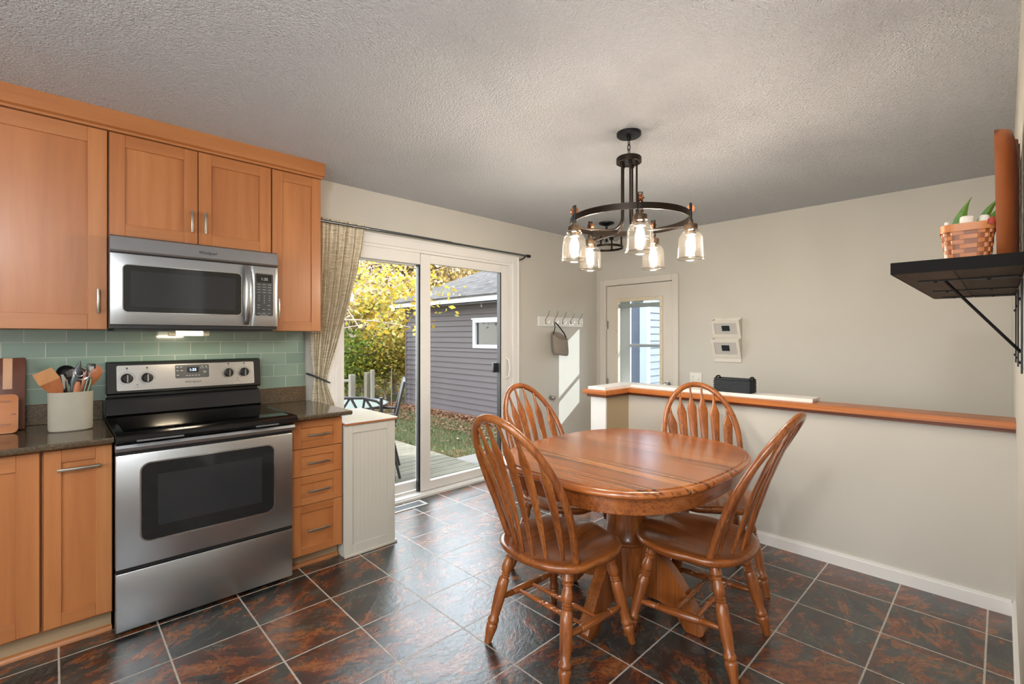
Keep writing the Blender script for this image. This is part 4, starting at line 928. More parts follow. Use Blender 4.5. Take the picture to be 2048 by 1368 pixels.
# semi-flush caged ceiling light near the far corner
fx, fy = 3.90, 2.70
fl = thing('ceiling_light', 'open bronze cage ceiling light near the entry door', 'ceiling light', (fx, fy, 2.2))
m = MB(); m.lathe([(0.001, ZC), (0.075, ZC), (0.072, ZC-0.012), (0.03, ZC-0.028), (0.012, ZC-0.032), (0.010, ZC-0.085), (0.001, ZC-0.085)], (fx, fy, 0), 28); build('canopy', m, M_BLK, fl)
m = MB(); m.lathe([(0.001, 2.372), (0.06, 2.368), (0.13, 2.352), (0.150, 2.346), (0.150, 2.334), (0.001, 2.334)], (fx, fy, 0), 36); build('pan', m, M_BRONZE, fl)
m = MB(); m.lathe([(0.155, 2.195), (0.161, 2.195), (0.161, 2.216), (0.155, 2.216)], (fx, fy, 0), 48, closed=True)
for k in range(4): a = 0.25+k*PI/2; m.box(fx+0.15*math.cos(a)-0.006, fx+0.15*math.cos(a)+0.006, fy+0.15*math.sin(a)-0.006, fy+0.15*math.sin(a)+0.006, 2.20, 2.345)
build('cage', m, M_BRONZE, fl)
for k in range(3):
    a = 0.6+k*2*PI/3; p = Vector((fx+0.04*math.cos(a), fy+0.04*math.sin(a), 2.29)); q = Vector((fx+0.12*math.cos(a), fy+0.12*math.sin(a), 2.275))
    m = MB(); m.turn(p, p+(q-p)*0.4, [(0, .014), (1, .014)], 12); skt = build('socket', m, M_BLK, fl); m = MB(); m.turn(p+(q-p)*0.4, q+(q-p)*0.1, [(0, .010), (0.4, .024), (0.7, .026), (1, .008)], 14); build('bulb', m, M_RIM, skt)

# ------------------------------------------------------------------ hook rack with hanging basket
hr = thing('coat_hook_rack', 'white hook rail with five double hooks beside the sliding door', 'hook rack', (4.0, YW, 1.44))
m = MB(); m.box(3.625, 4.378, YW-0.018, YW, 1.442, 1.545, 0.003); build('board', m, M_WHITE, hr)
HX = [3.72, 3.86, 4.0, 4.14, 4.28]
for hx in HX:
    m = MB(); yy = YW-0.018
    m.tube([(hx, yy, 1.47), (hx, yy-0.006, 1.50), (hx, yy-0.02, 1.525), (hx, yy-0.045, 1.55), (hx, yy-0.060, 1.585), (hx, yy-0.068, 1.60)], 0.0042, 8); m.cyl((hx, yy-0.068, 1.598), (hx, yy-0.070, 1.608), 0.0075, seg=10)
    for s_ in (-1, 1): m.tube([(hx, yy, 1.492), (hx+0.006*s_, yy-0.014, 1.475), (hx+0.018*s_, yy-0.030, 1.470), (hx+0.028*s_, yy-0.038, 1.484), (hx+0.031*s_, yy-0.040, 1.498)], 0.0036, 7)
    m.box(hx-0.008, hx+0.008, yy-0.004, yy+0.001, 1.458, 1.505, 0.002); build('hook', m, M_NICKEL, hr)
wb = thing('hanging_basket', 'oval grey rope basket hanging by a black strap from the hook rail', 'basket', (3.88, 3.30, 1.13))
BC = Vector((3.885, 3.285)); R = []
for r, z in ((0.03, 0.0), (0.78, 0.0), (0.93, 0.012), (1.0, 0.04), (1.04, 0.10), (1.02, 0.17), (0.98, 0.205), (0.92, 0.208), (0.93, 0.17), (0.9, 0.03), (0.03, 0.02)):
    tl_ = -0.10
    R.append([(BC.x+0.112*r*math.cos(a)+(z-0.2)*tl_, BC.y+0.058*r*math.sin(a), 1.135+z-0.12*0.112*r*math.cos(a)+0.85*0.058*r*math.sin(a)*min(1, z/0.1)) for a in [2*PI*k/36 for k in range(36)]])
m = MB(); m.rings(R, cap=True); build('body', m, m_weave('grey_coiled_rope', '8b8076', 'aba196', 42), wb)
m = MB(); m.tube([(3.865, YW-0.038, 1.488), (3.87, 3.30, 1.46), (3.93, 3.262, 1.37), (3.948, 3.25, 1.325)], 0.009, 6, flat=0.2, up=(0, 1, 0)); m.tube([(3.855, YW-0.036, 1.486), (3.838, 3.31, 1.43), (3.822, 3.325, 1.34), (3.815, 3.322, 1.29)], 0.006, 6, flat=0.25, up=(1, 0, 0)); build('strap', m, M_BLK, wb)
# knob plate on wall (thermostat-like small round knob)
kb = thing('door_stop', 'small round nickel door stop on the wall below the hanging basket', 'door stop', (3.837, YW, 0.66))
m = MB(); m.turn((3.837, YW, 0.681), (3.837, YW-0.055, 0.681), [(0, .026), (0.08, .026), (0.12, .012), (0.45, .012), (0.6, .024), (0.85, .026), (1, .016)], 20); build('bumper', m, M_NICKEL, kb)
# switch and outlet plate
op = thing('outlet_plate', 'white combination outlet and switch plate on the far wall', 'outlet', (XF, 2.153, 0.90))
m = MB(); m.box(XF-0.006, XF, 2.092, 2.215, 0.846, 0.970, 0.004, 2); build('plate', m, M_PLATE, op)
for zz in (0.888, 0.928):
    m = MB(); m.turn((XF-0.006, 2.183, zz), (XF-0.0085, 2.183, zz), [(0, .0165), (1, .0165)], 18); so = build('receptacle', m, M_PLATE, op)
    m = MB(); m.box(XF-0.0092, XF-0.0084, 2.176, 2.178, zz-0.002, zz+0.008); m.box(XF-0.0092, XF-0.0084, 2.188, 2.190, zz-0.002, zz+0.008); m.cyl((XF-0.0092, 2.183, zz-0.008), (XF-0.0084, 2.183, zz-0.008), 0.0025, seg=8); build('slots', m, M_INK, so)
m = MB(); m.box(XF-0.016, XF-0.006, 2.119, 2.129, 0.898, 0.916, 0.002); build('toggle', m, M_PLATE, op)
# wall letter rack
lr = thing('letter_rack', 'distressed white two pocket letter rack on the far wall', 'letter rack', (XF, 1.83, 1.10))
M_DIS = flat('distressed_white_wood', 'd9d3c8', 0.7, nscale=14, var=0.10, bump=0.3)
m = MB(); m.box(XF-0.016, XF, 1.708, 1.962, 1.088, 1.515, 0.002); bk = build('back_board', m, M_DIS, lr)
for zb_, zt_ in ((1.330, 1.500), (1.135, 1.318)):
    m = MB(); d0, d1 = 0.022, 0.085
    def FP(y, v, h=0.0):   # point on slanted front
        return (XF-(d0+(d1-d0)*v)-h, y, zb_+(zt_-zb_)*v-0.012*v)
    y0, y1 = 1.705, 1.965; fw = 0.032
    for (a0, a1, v0, v1) in ((y0, y0+fw*0.8, 0, 1), (y1-fw*0.8, y1, 0, 1), (y0+fw*0.8, y1-fw*0.8, 0, 0.17), (y0+fw*0.8, y1-fw*0.8, 0.83, 1)):
        m.prism([(a0, v0), (a1, v0), (a1, v1), (a0, v1)], lambda a, b, h: FP(a, b, h), 0, 0.010, 0.0)
    for yy in (y0, y1-0.008):
        m.prism([(XF-0.016, zb_), (XF-d0, zb_), (XF-d1, zt_-0.012), (XF-0.016, zt_+0.004)], lambda a, b, h: (a, h, b), yy, yy+0.008)
    m.box(XF-d0-0.006, XF-0.014, y0, y1, zb_-0.006, zb_+0.004)
    pk = build('pocket', m, M_DIS, lr, smooth=False)
    m = MB(); nm_ = 15
    for i in range(nm_):
        yy = y0+fw*0.8+(y1-y0-fw*1.6)*(i+0.5)/nm_
    m.prism([(y0+0.02, 0.12), (y1-0.02, 0.12), (y1-0.02, 0.88), (y0+0.02, 0.88)], lambda a, b, h: FP(a, b, h), 0.001, 0.003)
    build('wire_mesh', m, flat('grey_wire_mesh', 'c4c1bb', 0.6, 0.3, nscale=400, var=0.35), pk, smooth=False)
    m = MB(); m.prism([(1.800, 0.36), (1.872, 0.36), (1.872, 0.68), (1.800, 0.68)], lambda a, b, h: FP(a, b, h), 0.003, 0.006); build('label_plate', m, flat('blackboard_plate', '10151f', 0.5), pk, smooth=False)
# black wicker basket on the board
bk = thing('wicker_basket', 'small black wicker basket on the white ledge board', 'basket', (3.37, 1.285, 0.952))
bx0, bx1, by0, by1, bz = 3.318, 3.430, 1.165, 1.400, 0.952
m = MB()
def wrow(z, off=0.0):
    pts = []; n = 22
    for i in range(n): pts.append((bx0, by0+(by1-by0)*i/n))
    for i in range(10): pts.append((bx0+(bx1-bx0)*i/10, by1))
    for i in range(n): pts.append((bx1, by1-(by1-by0)*i/n))
    for i in range(10): pts.append((bx1-(bx1-bx0)*i/10, by0))
    out = []
    for j, (x, y) in enumerate(pts):
        s_ = 0.0022*(1 if (j+int(off)) % 2 else -1); ox = -s_ if x == bx0 else (s_ if x == bx1 else 0); oy = -s_ if y == by0 else (s_ if y == by1 else 0); out.append((x+ox, y+oy, z))
    return out
for r_ in range(13): m.tube(wrow(bz+0.004+r_*0.0062, r_), 0.0038, 5, closed=True)
m.box(bx0+0.003, bx1-0.003, by0+0.003, by1-0.003, bz, bz+0.006); build('woven_body', m, flat('black_wicker', '141c22', 0.6), bk)
m = MB(); m.tube([(x, y, bz+0.088) for x, y, z in wrow(0)], 0.006, 6, closed=True); build('rim', m, flat('black_rim', '0f1418', 0.6), bk)
for yy in (by0+0.005, by1-0.005):
    m = MB(); m.tube([(bx0+0.02, yy, bz+0.088), (bx0+0.03, yy, bz+0.102), ((bx0+bx1)/2, yy, bz+0.106), (bx1-0.03, yy, bz+0.102), (bx1-0.02, yy, bz+0.088)], 0.006, 6); build('handle', m, M_BLK, bk)

# ------------------------------------------------------------------ shelf on the right wall
sh = thing('wall_shelf', 'dark wooden plank shelf on black brackets on the right wall', 'shelf', (2.6, 0.1, 1.21))
DK = [(0.3, lin('2c231e')), (0.5, lin('4a3d34')), (0.7, lin('63544a'))]
M_DK = wood('dark_stained_plank', DK, 'x', 30, 3, 0.7, spec=0.2); M_DKE = flat('black_stained_edge', '0b0807', 0.7, spec=0.2)
ZS0, ZS1 = 1.525, 1.562; ye = 0.243; xa, xb = 1.895, 3.27
for q in range(2):
    m = MB(); w = (ye-YR-0.002)/2; m.box(xa, xb, YR+0.001+q*(w+0.0005), YR+0.001+q*(w+0.0005)+w, ZS0, ZS1, 0.003); build('plank', m, M_DK, sh)
m = MB(); m.box(xa-0.002, xa+0.001, YR+0.001, ye, ZS0+0.001, ZS1); m.box(xa, xb, ye-0.001, ye+0.002, ZS0+0.001, ZS1); build('edge_band', m, M_DKE, sh)
for i, bx in enumerate((2.18, 2.685, 3.12)):
    m = MB(); w = 0.010
    m.box(bx-w, bx+w, YR+0.006, 0.205, ZS0-0.005, ZS0, 0.001); m.box(bx-w, bx+w, YR, YR+0.005, 1.215, ZS0-0.012, 0.001)
    m.tube([(bx, YR+0.0025, ZS0-0.013), (bx, YR+0.005, ZS0-0.006), (bx, YR+0.012, ZS0-0.0025)], w, 4, flat=0.25, up=(0, 1, 1))
    if i == 0: m.tube([(bx, 0.135, ZS0-0.005), (bx, YR+0.004, 1.282)], 0.0085, 6, flat=0.6, up=(0, 1, 1))
    for yy in (0.16, 0.03): m.cyl((bx, yy, ZS0-0.005), (bx, yy, ZS0-0.009), 0.005, seg=8)
    for zz in (1.45, 1.25): m.cyl((bx, YR+0.005, zz), (bx, YR+0.009, zz), 0.005, seg=8)
    build('bracket', m, M_BLK, sh)
ZH = ZS1+0.0005
# splint basket
sb = thing('splint_basket', 'orange woven splint basket on the wall shelf', 'basket', (2.11, 0.08, ZH))
M_SPL = wood('orange_splint', [(0.3, lin('a8602f')), (0.5, lin('c47a44')), (0.7, lin('d08a54'))], 'y', 60, 4, 0.45); M_SPLZ = wood('orange_splint_upright', [(0.3, lin('7c4420')), (0.7, lin('9a5a30'))], 'z', 60, 4, 0.45)
def sq(cx, cy, hx, hy, r=0.25, n=40):
    return [(cx+hx*abs(math.cos(t))**0.5*(1 if math.cos(t) >= 0 else -1), cy+hy*abs(math.sin(t))**0.5*(1 if math.sin(t) >= 0 else -1)) for t in [2*PI*k/n for k in range(n)]]
BX, BY = 2.12, 0.078
def bs(z, off=0.0):  # outline at height z (0..0.125)
    f = 0.84+0.16*z/0.125; return sq(BX, BY, (0.062+off)*f, (0.062+off)*f)
m = MB()
for r_ in range(8):
    z0 = 0.004+r_*0.0145; nn = 40
    o0, i0 = bs(z0, 0.0028), bs(z0, -0.0016); o1, i1 = bs(z0+0.0125, 0.0028), bs(z0+0.0125, -0.0016)
    A_, B_ = [], []
    for k in range(nn):
        up_ = ((k//2)+r_) % 2; A_.append((o0 if up_ else i0)[k]); B_.append((o1 if up_ else i1)[k])
    R = [[(a, b, ZH+z0) for a, b in A_], [(a, b, ZH+z0+0.0125) for a, b in B_], [(BX+(a-BX)*0.96, BY+(b-BY)*0.96, ZH+z0+0.0125) for a, b in B_], [(BX+(a-BX)*0.96, BY+(b-BY)*0.96, ZH+z0) for a, b in A_]]
    m.rings(R, closed=True, cap=False)
build('weave', m, M_SPL, sb, ang=20)
m = MB(); R = [[(a, b, ZH+z) for a, b in bs(z, -0.0004)] for z in (0.0, 0.06, 0.12)]+[[(BX+(a-BX)*0.94, BY+(b-BY)*0.94, ZH+z) for a, b in bs(z, -0.0004)] for z in (0.12, 0.004)]; m.rings(R, cap=True); build('uprights', m, M_SPLZ, sb)
m = MB()
for z0, z1, o_ in ((0.106, 0.126, 0.004), (0.102, 0.108, 0.0055)):
    R = [[(a, b, ZH+z0) for a, b in bs(z0, o_)], [(a, b, ZH+z1) for a, b in bs(z1, o_)], [(a, b, ZH+z1) for a, b in bs(z1, -0.006)], [(a, b, ZH+z0) for a, b in bs(z0, -0.006)]]; m = MB(); m.rings(R, closed=True, cap=False); build('rim_band', m, M_SPL, sb)
M_TOW = flat('white_cloth', 'e6e2d8', 0.9, nscale=80, bump=0.2)
for i, (x, y, r, hh, tl, lb) in enumerate(((2.085, 0.085, 0.017, 0.150, 0.15, 'large white cloth roll standing in the splint basket'), (2.09, 0.055, 0.012, 0.148, 0.35, 'white cloth roll right of the large one in the splint basket'), (2.095, 0.040, 0.011, 0.138, 0.35, 'leaning white cloth roll at the right rim of the splint basket'), (2.08, 0.125, 0.006, 0.138, 0.0, 'thin white candle at the left side of the splint basket'))):
    m = MB(); top_ = Vector((x, y-0.05*math.sin(tl), ZH+hh)); m.turn((x, y, ZH+0.02), top_, [(0, r), (0.97, r), (1, r*0.8)], 16); build('cloth_roll' if i < 3 else 'candle', m, M_TOW, tagd=(lb, 'cloth' if i < 3 else 'candle'))
m = MB(); m.turn((2.066, 0.026, ZH+0.115), (2.064, 0.020, ZH+0.136), [(0, .010), (0.6, .009), (1, .003)], 12); build('tomato_red_ornament', m, flat('red_ornament', 'a5392a', 0.5), tagd=('tiny red ornament at the right rim of the splint basket', 'ornament'))
M_GRN = N('green_leaf'); _v = M_GRN.obj(); _c = M_GRN.mix(M_GRN.noise(_v, 60, 3, 0.6), lin('2f5a22'), lin('6f9a3c')); M_GRN = M_GRN.pbr(_c, 0.35)
pl = thing('snake_plant', 'green leafy plant growing from the splint basket', 'plant', (2.14, 0.09, ZH+0.01))
def leafblade(p0, ctrl, wmax, nrm):
    m = MB(); R = []
    P0 = [Vector(p) for p in [p0]+ctrl]; n = 14
    def bez(t):
        a = P0[0]*(1-t)**2+P0[1]*2*t*(1-t)+P0[2]*t*t; return a
    nv = Vector(nrm)
    for i in range(n+1):
        t = i/n; c_ = bez(t); d = (bez(min(1, t+.02))-bez(max(0, t-.02))).normalized(); w_ = d.cross(nv).normalized(); hw = wmax*max(0.04, math.sin(PI*min(1, t*0.9+0.08))**0.8*(1-t**6))
        nn = w_.cross(d)
        R.append([c_-w_*hw+nn*hw*0.3, c_+nn*0.0015*0, c_+w_*hw+nn*hw*0.3, c_-nn*0.0012])
    m.rings(R); return m
build('leaf', leafblade((2.13, 0.090, ZH+0.03), [(2.13, 0.120, ZH+0.12), (2.11, 0.068, ZH+0.215)], 0.019, (1, 0.2, 0)), M_GRN, pl)
build('leaf', leafblade((2.14, 0.06, ZH+0.05), [(2.14, 0.055, ZH+0.15), (2.16, 0.002, ZH+0.215)], 0.013, (1, 0.3, 0.2)), M_GRN, pl)
build('leaf', leafblade((2.15, 0.065, ZH+0.05), [(2.15, 0.060, ZH+0.13), (2.17, 0.025, ZH+0.185)], 0.015, (1, 0, 0.3)), M_GRN, pl)
build('leaf', leafblade((2.16, 0.05, ZH+0.05), [(2.16, 0.045, ZH+0.12), (2.18, -0.005, ZH+0.20)], 0.013, (1, 0, 0)), M_GRN, pl)
# cake stand, upside of scalloped rim
cs = thing('cake_stand', 'white scalloped milk glass cake stand on the wall shelf', 'cake stand', (2.48, 0.115, ZH))
M_MILK = flat('milk_glass', 'e9e6e2', 0.25)
m = MB(); m.lathe([(0.001, 0), (0.045, 0), (0.047, 0.004), (0.02, 0.012), (0.012, 0.03), (0.016, 0.055), (0.001, 0.058)], (2.48, 0.115, ZH), 24); build('foot', m, M_MILK, cs)
m = MB(); R = []
for r, z, sc in ((0.001, 0.062, 0), (0.095, 0.062, 0), (0.102, 0.058, 0), (0.104, 0.038, 1), (0.101, 0.038, 1), (0.099, 0.056, 0), (0.001, 0.058, 0)):
    R.append([(2.48+r*math.cos(a), 0.115+r*math.sin(a), ZH+z+(sc*0.006*abs(math.sin(a*11)))) for a in [2*PI*k/132 for k in range(132)]])
m.rings(R, cap=False); build('plate', m, M_MILK, cs)
# dough bowl standing on end
db = thing('dough_bowl', 'long carved wooden dough bowl standing on end on the wall shelf', 'bowl', (2.16, -0.01, ZH))
M_DB = wood('reddish_bowl_wood', [(0.25, lin('7a3f1e')), (0.5, lin('9a5429')), (0.75, lin('b56c38'))], 'z', 22, 4, 0.45)
HB = 0.415; R = []
for side in (0, 1):
    seq = range(15) if side == 0 else range(14, -1, -1)
    for i in seq:
        t = i/14; z = ZH+HB*t; prof = max(0.05, (1-abs(2*t-1)**7.0))
        wid = 0.100*(0.55+0.45*prof); dep = 0.050*(0.80+0.20*prof) ; th = 0.007 if side else 0
        yo = 0.012+0.006*t  # rim plane toward the room
        row = []
        for k in range(17):
            a = PI*k/16; row.append((2.175-(wid-th)*math.cos(a), yo-(dep-th)*math.sin(a)*1.0+ (0 if not side else 0.0), z))
        R.append(row)
m = MB(); m.strip(R)
for k in (0, 16):
    m.strip([[R[i][k], R[29-i][k]] for i in range(15)])
m.f([m.v(p) for p in R[0]]); m.f([m.v(p) for p in R[14]])
bmesh.ops.remove_doubles(m.bm, verts=m.bm.verts, dist=1e-5)
build('bowl_shell', m, M_DB, db, ang=50)
m = MB(); m.box(2.40, 2.425, YR+0.006, YR+0.03, ZH, ZH+0.455, 0.004, 2); m.box(2.32, 2.50, YR+0.004, YR+0.016, ZH, ZH+0.40, 0.003)
build('paddle_board', m, wood('dark_red_paddle', [(0.3, lin('4a2012')), (0.7, lin('6b301c'))], 'z', 40, 3, 0.4), tagd=('dark red wooden board behind the dough bowl against the right wall', 'board'))
m = MB(); m.box(2.52, 2.53, YR+0.001, YR+0.012, ZH, ZH+0.47, 0.001); m.box(2.72, 2.73, YR+0.001, YR+0.012, ZH, ZH+0.47, 0.001); m.box(2.53, 2.72, YR+0.001, YR+0.012, ZH, ZH+0.01); m.box(2.53, 2.72, YR+0.001, YR+0.012, ZH+0.46, ZH+0.47)
build('picture_frame', m, M_BLK, tagd=('thin black frame standing flat against the right wall behind the bowl', 'frame'))
# floor register
fr_ = thing('floor_register', 'white metal floor vent in front of the sliding door', 'vent', (2.0, 3.24, 0))
vx0, vx1, vy0, vy1 = 1.83, 2.145, 3.175, 3.300
m = MB(); m.box(vx0, vx1, vy0, vy0+0.022, 0, 0.005, 0.001); m.box(vx0, vx1, vy1-0.022, vy1, 0, 0.005, 0.001); m.box(vx0, vx0+0.022, vy0+0.022, vy1-0.022, 0, 0.005, 0.001); m.box(vx1-0.022, vx1, vy0+0.022, vy1-0.022, 0, 0.005, 0.001)
build('frame', m, flat('almond_metal', 'b9b5ab', 0.4), fr_)
m = MB(); n = 26
for i in range(n): x = vx0+0.026+(vx1-vx0-0.052)*i/(n-1); m.box(x-0.002, x+0.002, vy0+0.02, vy1-0.02, 0.001, 0.004)
build('louvre', m, flat('grey_louvre', '8f9090', 0.4, 0.4), fr_)
m = MB(); m.box(vx0+0.02, vx1-0.02, vy0+0.02, vy1-0.02, 0.0002, 0.0009); build('dark_opening', m, M_PLAST, fr_)
# fill lamps added behind the camera to brighten the room: short stem, opal globe
for lx, ly, en, lb in ((-0.9, -1.1, 85, 'round opal fill lamp added in the unseen part of the room behind'), (-0.5, 0.2, 75, 'round opal fill lamp added out of view above the middle of the kitchen')):
    kl = thing('fill_lamp', lb, 'ceiling light', (lx, ly, ZC-0.45))
    m = MB(); m.lathe([(0.001, ZC), (0.06, ZC), (0.055, ZC-0.02), (0.008, ZC-0.025), (0.008, ZC-0.2), (0.03, ZC-0.205), (0.03, ZC-0.225), (0.001, ZC-0.225)], (lx, ly, 0), 24); build('stem', m, M_NICKEL, kl)
    m = MB(); m.lathe([(0.11*math.sin(a), ZC-0.33+0.11*math.cos(a)) for a in np.linspace(0.02, PI-0.02, 16)], (lx, ly, 0), 28, cap=True); build('globe', m, glassmat('opal_fill_globe', (0.98, 0.96, 0.93, 1), 0.3, 0.05, 0, 0.3, 0.3), kl)
    light('fill_globe_light', 'POINT', (lx, ly, ZC-0.33), en, (0.92, 0.96, 1.0), shadow_soft_size=0.09)

# ------------------------------------------------------------------ outdoors
FW2 = (math.cos(0.8023), math.sin(0.8023))
def dirpt(px, d):
    r = (px-1024)/948*d; return (d*FW2[0]+r*FW2[1], d*FW2[1]-r*FW2[0])
def m_ground():
    n = N('grass_and_leaves_ground'); p = n.pos(); a = n.noise(p, 2.2, 4, 0.6); b = n.noise(p, 30, 4, 0.7)
    g = n.ramp(b, [(0.3, lin('2c3420')), (0.5, lin('454e30')), (0.7, lin('646a48'))]); l = n.ramp(b, [(0.3, lin('38281e')), (0.5, lin('5e4432')), (0.7, lin('84684a'))])
    return n.pbr(n.mix(n.ramp(a, [(0.5, (0, 0, 0)), (0.62, (1, 1, 1))]), g, l), 0.95, 0, 0.1, n.bump(b, 0.6, 0.02))
m = MB(); m.box(-14, 34, YW+0.15, 44, -0.6, -0.30); m.box(XF+0.15, 34, -14, YW+0.15, -0.6, -0.30); structure('ground', m, m_ground(), smooth=False)
# deck
def m_deck():
    n = N('weathered_deck_boards'); p = n.pos(); g = n.noise(n.mapv(p, (2.0, 60, 60)), 1.0, 5, 0.65); b = n.noise(p, 1.7, 4)
    col = n.ramp(n.math('ADD', n.math('MULTIPLY', g, 0.6), n.math('MULTIPLY', b, 0.4)), [(0.3, lin('3c392f')), (0.5, lin('5d584b')), (0.65, lin('706b5e'))])
    return n.pbr(col, 0.8, 0, 0.2, n.bump(g, 0.4, 0.003))
m = MB(); y = YW+0.16
while y < 8.6: m.box(-1.5, 3.46, y, y+0.132, -0.155, -0.12, 0.004); y += 0.139
m.box(-1.5, 3.45, YW+0.16, 8.6, -0.29, -0.157); structure('deck', m, m_deck(), smooth=False)
m = MB(); m.box(3.48, 6.2, YW+0.2, 4.85, -0.30, -0.215); structure('concrete_path', m, flat('concrete_slab', '5c5853', 0.85, nscale=20, var=0.1, bump=0.2))
# shed
def siding_x(m, xf, y0, y1, z0, z1, row=0.115, dirn=-1, lap=0.024):
    prof = []; z = z0
    while z < z1-1e-6:
        zt = min(z1, z+row); prof += [(xf+dirn*lap, z), (xf+dirn*0.002, zt)]; z = zt
    pts = prof+[(xf-dirn*0.05, z1), (xf-dirn*0.05, z0)]
    m.prism([(b, a) for a, b in pts], lambda a, b, h: (b, h, a), y0, y1)
def siding_y(m, yf, x0, x1, z0, z1, row=0.10, lap=0.022):
    prof = []; z = z0
    while z < z1-1e-6:
        zt = min(z1, z+row); prof += [(yf-lap, z), (yf-0.002, zt)]; z = zt
    pts = prof+[(yf+0.05, z1), (yf+0.05, z0)]
    m.prism([(b, a) for a, b in pts], lambda a, b, h: (h, b, a), x0, x1)
sd = thing('garden_shed', 'grey sided shed with a shingled roof beyond the lawn', 'shed', (8, 7.7, -0.3))
M_SG = m_siding('grey_vinyl_siding', '4a4344')
m = MB()
wy0, wy1, wz0, wz1 = 6.05, 7.30, 1.11, 1.67
siding_x(m, 6.0, 5.4, 9.80, -0.22, wz0, 0.1142); siding_x(m, 6.0, 5.4, wy0, wz0, wz1, 0.112); siding_x(m, 6.0, wy1, 9.80, wz0, wz1, 0.112); siding_x(m, 6.0, 5.4, 9.80, wz1, 2.10, 0.1142)
m.box(6.05, 10.0, 5.45, 9.78, -0.3, 2.10); sw = build('siding', m, M_SG, sd, smooth=False)
m = MB(); m.box(5.975, 6.06, 9.76, 9.82, -0.25, 2.10); m.box(5.975, 6.06, 5.36, 5.42, -0.25, 2.10); build('corner_post', m, M_SG, sd)
m = MB(); m.box(5.99, 6.06, 5.4, 9.8, -0.36, -0.22); build('foundation', m, flat('stained_foundation', '6d5146', 0.9, nscale=6, var=0.2), sd)
M_SW = flat('white_vinyl', 'b5b9c0', 0.5)
m = MB(); m.box(5.70, 5.725, 5.1, 10.08, 1.985, 2.12); m.box(5.70, 10.3, 10.06, 10.085, 1.985, 2.12); m.box(5.70, 10.3, 5.1, 10.08, 1.985, 2.0); build('fascia', m, M_SW, sd)
m = MB(); A_ = (5.66, 10.12, 2.125); B_ = (5.66, 5.06, 2.125); C_ = (10.34, 5.06, 2.125); D_ = (10.34, 10.12, 2.125); E_ = (8.0, 7.75, 3.24); F_ = (8.0, 7.40, 3.24)
va = [m.v(p) for p in (A_, B_, C_, D_, E_, F_)]; lo_ = [m.v((p[0], p[1], p[2]-0.03)) for p in (A_, B_, C_, D_)]
m.f([va[0], va[4], va[5], va[1]]); m.f([va[1], va[5], va[2]]); m.f([va[2], va[5], va[4], va[3]]); m.f([va[3], va[4], va[0]])
for i in range(4): j = (i+1) % 4; m.f([va[i], va[j], lo_[j], lo_[i]])
m.f(lo_); build('roof', m, m_shingle(), sd, smooth=False)
m = MB()
for q in ((wy0, wy0+0.07, wz0, wz1), (wy1-0.07, wy1, wz0, wz1)): m.box(5.965, 6.05, *q, 0.004)
for q in ((wz0, wz0+0.07), (wz1-0.06, wz1)): m.box(5.965, 6.05, wy0+0.07, wy1-0.07, *q, 0.004)
m.box(5.955, 6.0, wy0-0.03, wy1+0.03, wz1, wz1+0.03, 0.003); sw = build('window', m, M_SW, sd)
m = MB(); m.box(6.02, 6.03, wy0+0.07, wy1-0.07, wz0+0.07, wz1-0.06); build('pane', m, flat('reflecting_glass', '2e2a22', 0.06, spec=0.35), sw)
m = MB(); m.tube([(5.9, 6.95, 1.99), (5.9, 6.95, 1.95), (5.9, 6.965, 1.925), (5.9, 6.94, 1.91), (5.9, 6.925, 1.93)], 0.006, 6); build('eave_hook', m, M_SW, sd)
# neighbouring white sided wall seen through the entry door glass
wh = thing('white_garage', 'white sided garage corner seen through the entry door glass', 'building', (8.5, 4.3, -0.3))
m = MB(); siding_y(m, 3.66, 6.36, 11.5, -0.3, 4.2, 0.105); build('siding', m, m_siding('white_vinyl_siding', '85888f'), wh, smooth=False)
m = MB(); m.box(6.30, 11.5, 3.70, 4.9, -0.3, 4.2); build('side_wall', m, flat('grey_block_wall', '5c5f68', 0.8, nscale=5, var=0.08), wh, smooth=False)
m = MB(); m.box(6.27, 6.36, 3.63, 3.75, -0.3, 4.2); build('corner_trim', m, M_SW, wh)

# patio furniture
M_PAT = flat('dark_brown_metal', '2b2828', 0.4, 0.4)
pc = thing('patio_chair', 'dark metal patio chair seen from behind, its arched back above the white cabinet', 'chair', (1.96, 4.18, -0.12), 'patio chairs')
ax_, ay_ = 0.72, -0.70   # direction to the right in view
def PC(c, u, v, z): # u right, v away
    return Vector((c[0]+u*0.719+v*0.695, c[1]-u*0.695+v*0.719, z))
c0 = (1.97, 4.10)
m = MB(); m.tube([PC(c0, -0.27, 0, 0.70), PC(c0, -0.20, 0, 0.745), PC(c0, -0.08, -0.01, 0.775), PC(c0, 0.08, -0.01, 0.775), PC(c0, 0.2, 0, 0.745), PC(c0, 0.235, 0, 0.72)], 0.016, 8, flat=0.8)
m.tube([PC(c0, -0.25, 0.02, 0.60), PC(c0, 0.235, 0.02, 0.61)], 0.014, 8)
for a, b in ((-0.15, -0.05), (0.05, -0.03), (0.06, 0.09), (0.20, 0.10)): m.tube([PC(c0, a, 0.01, 0.61), PC(c0, b, 0, 0.765)], 0.012, 6)
build('backrest', m, M_PAT, pc)
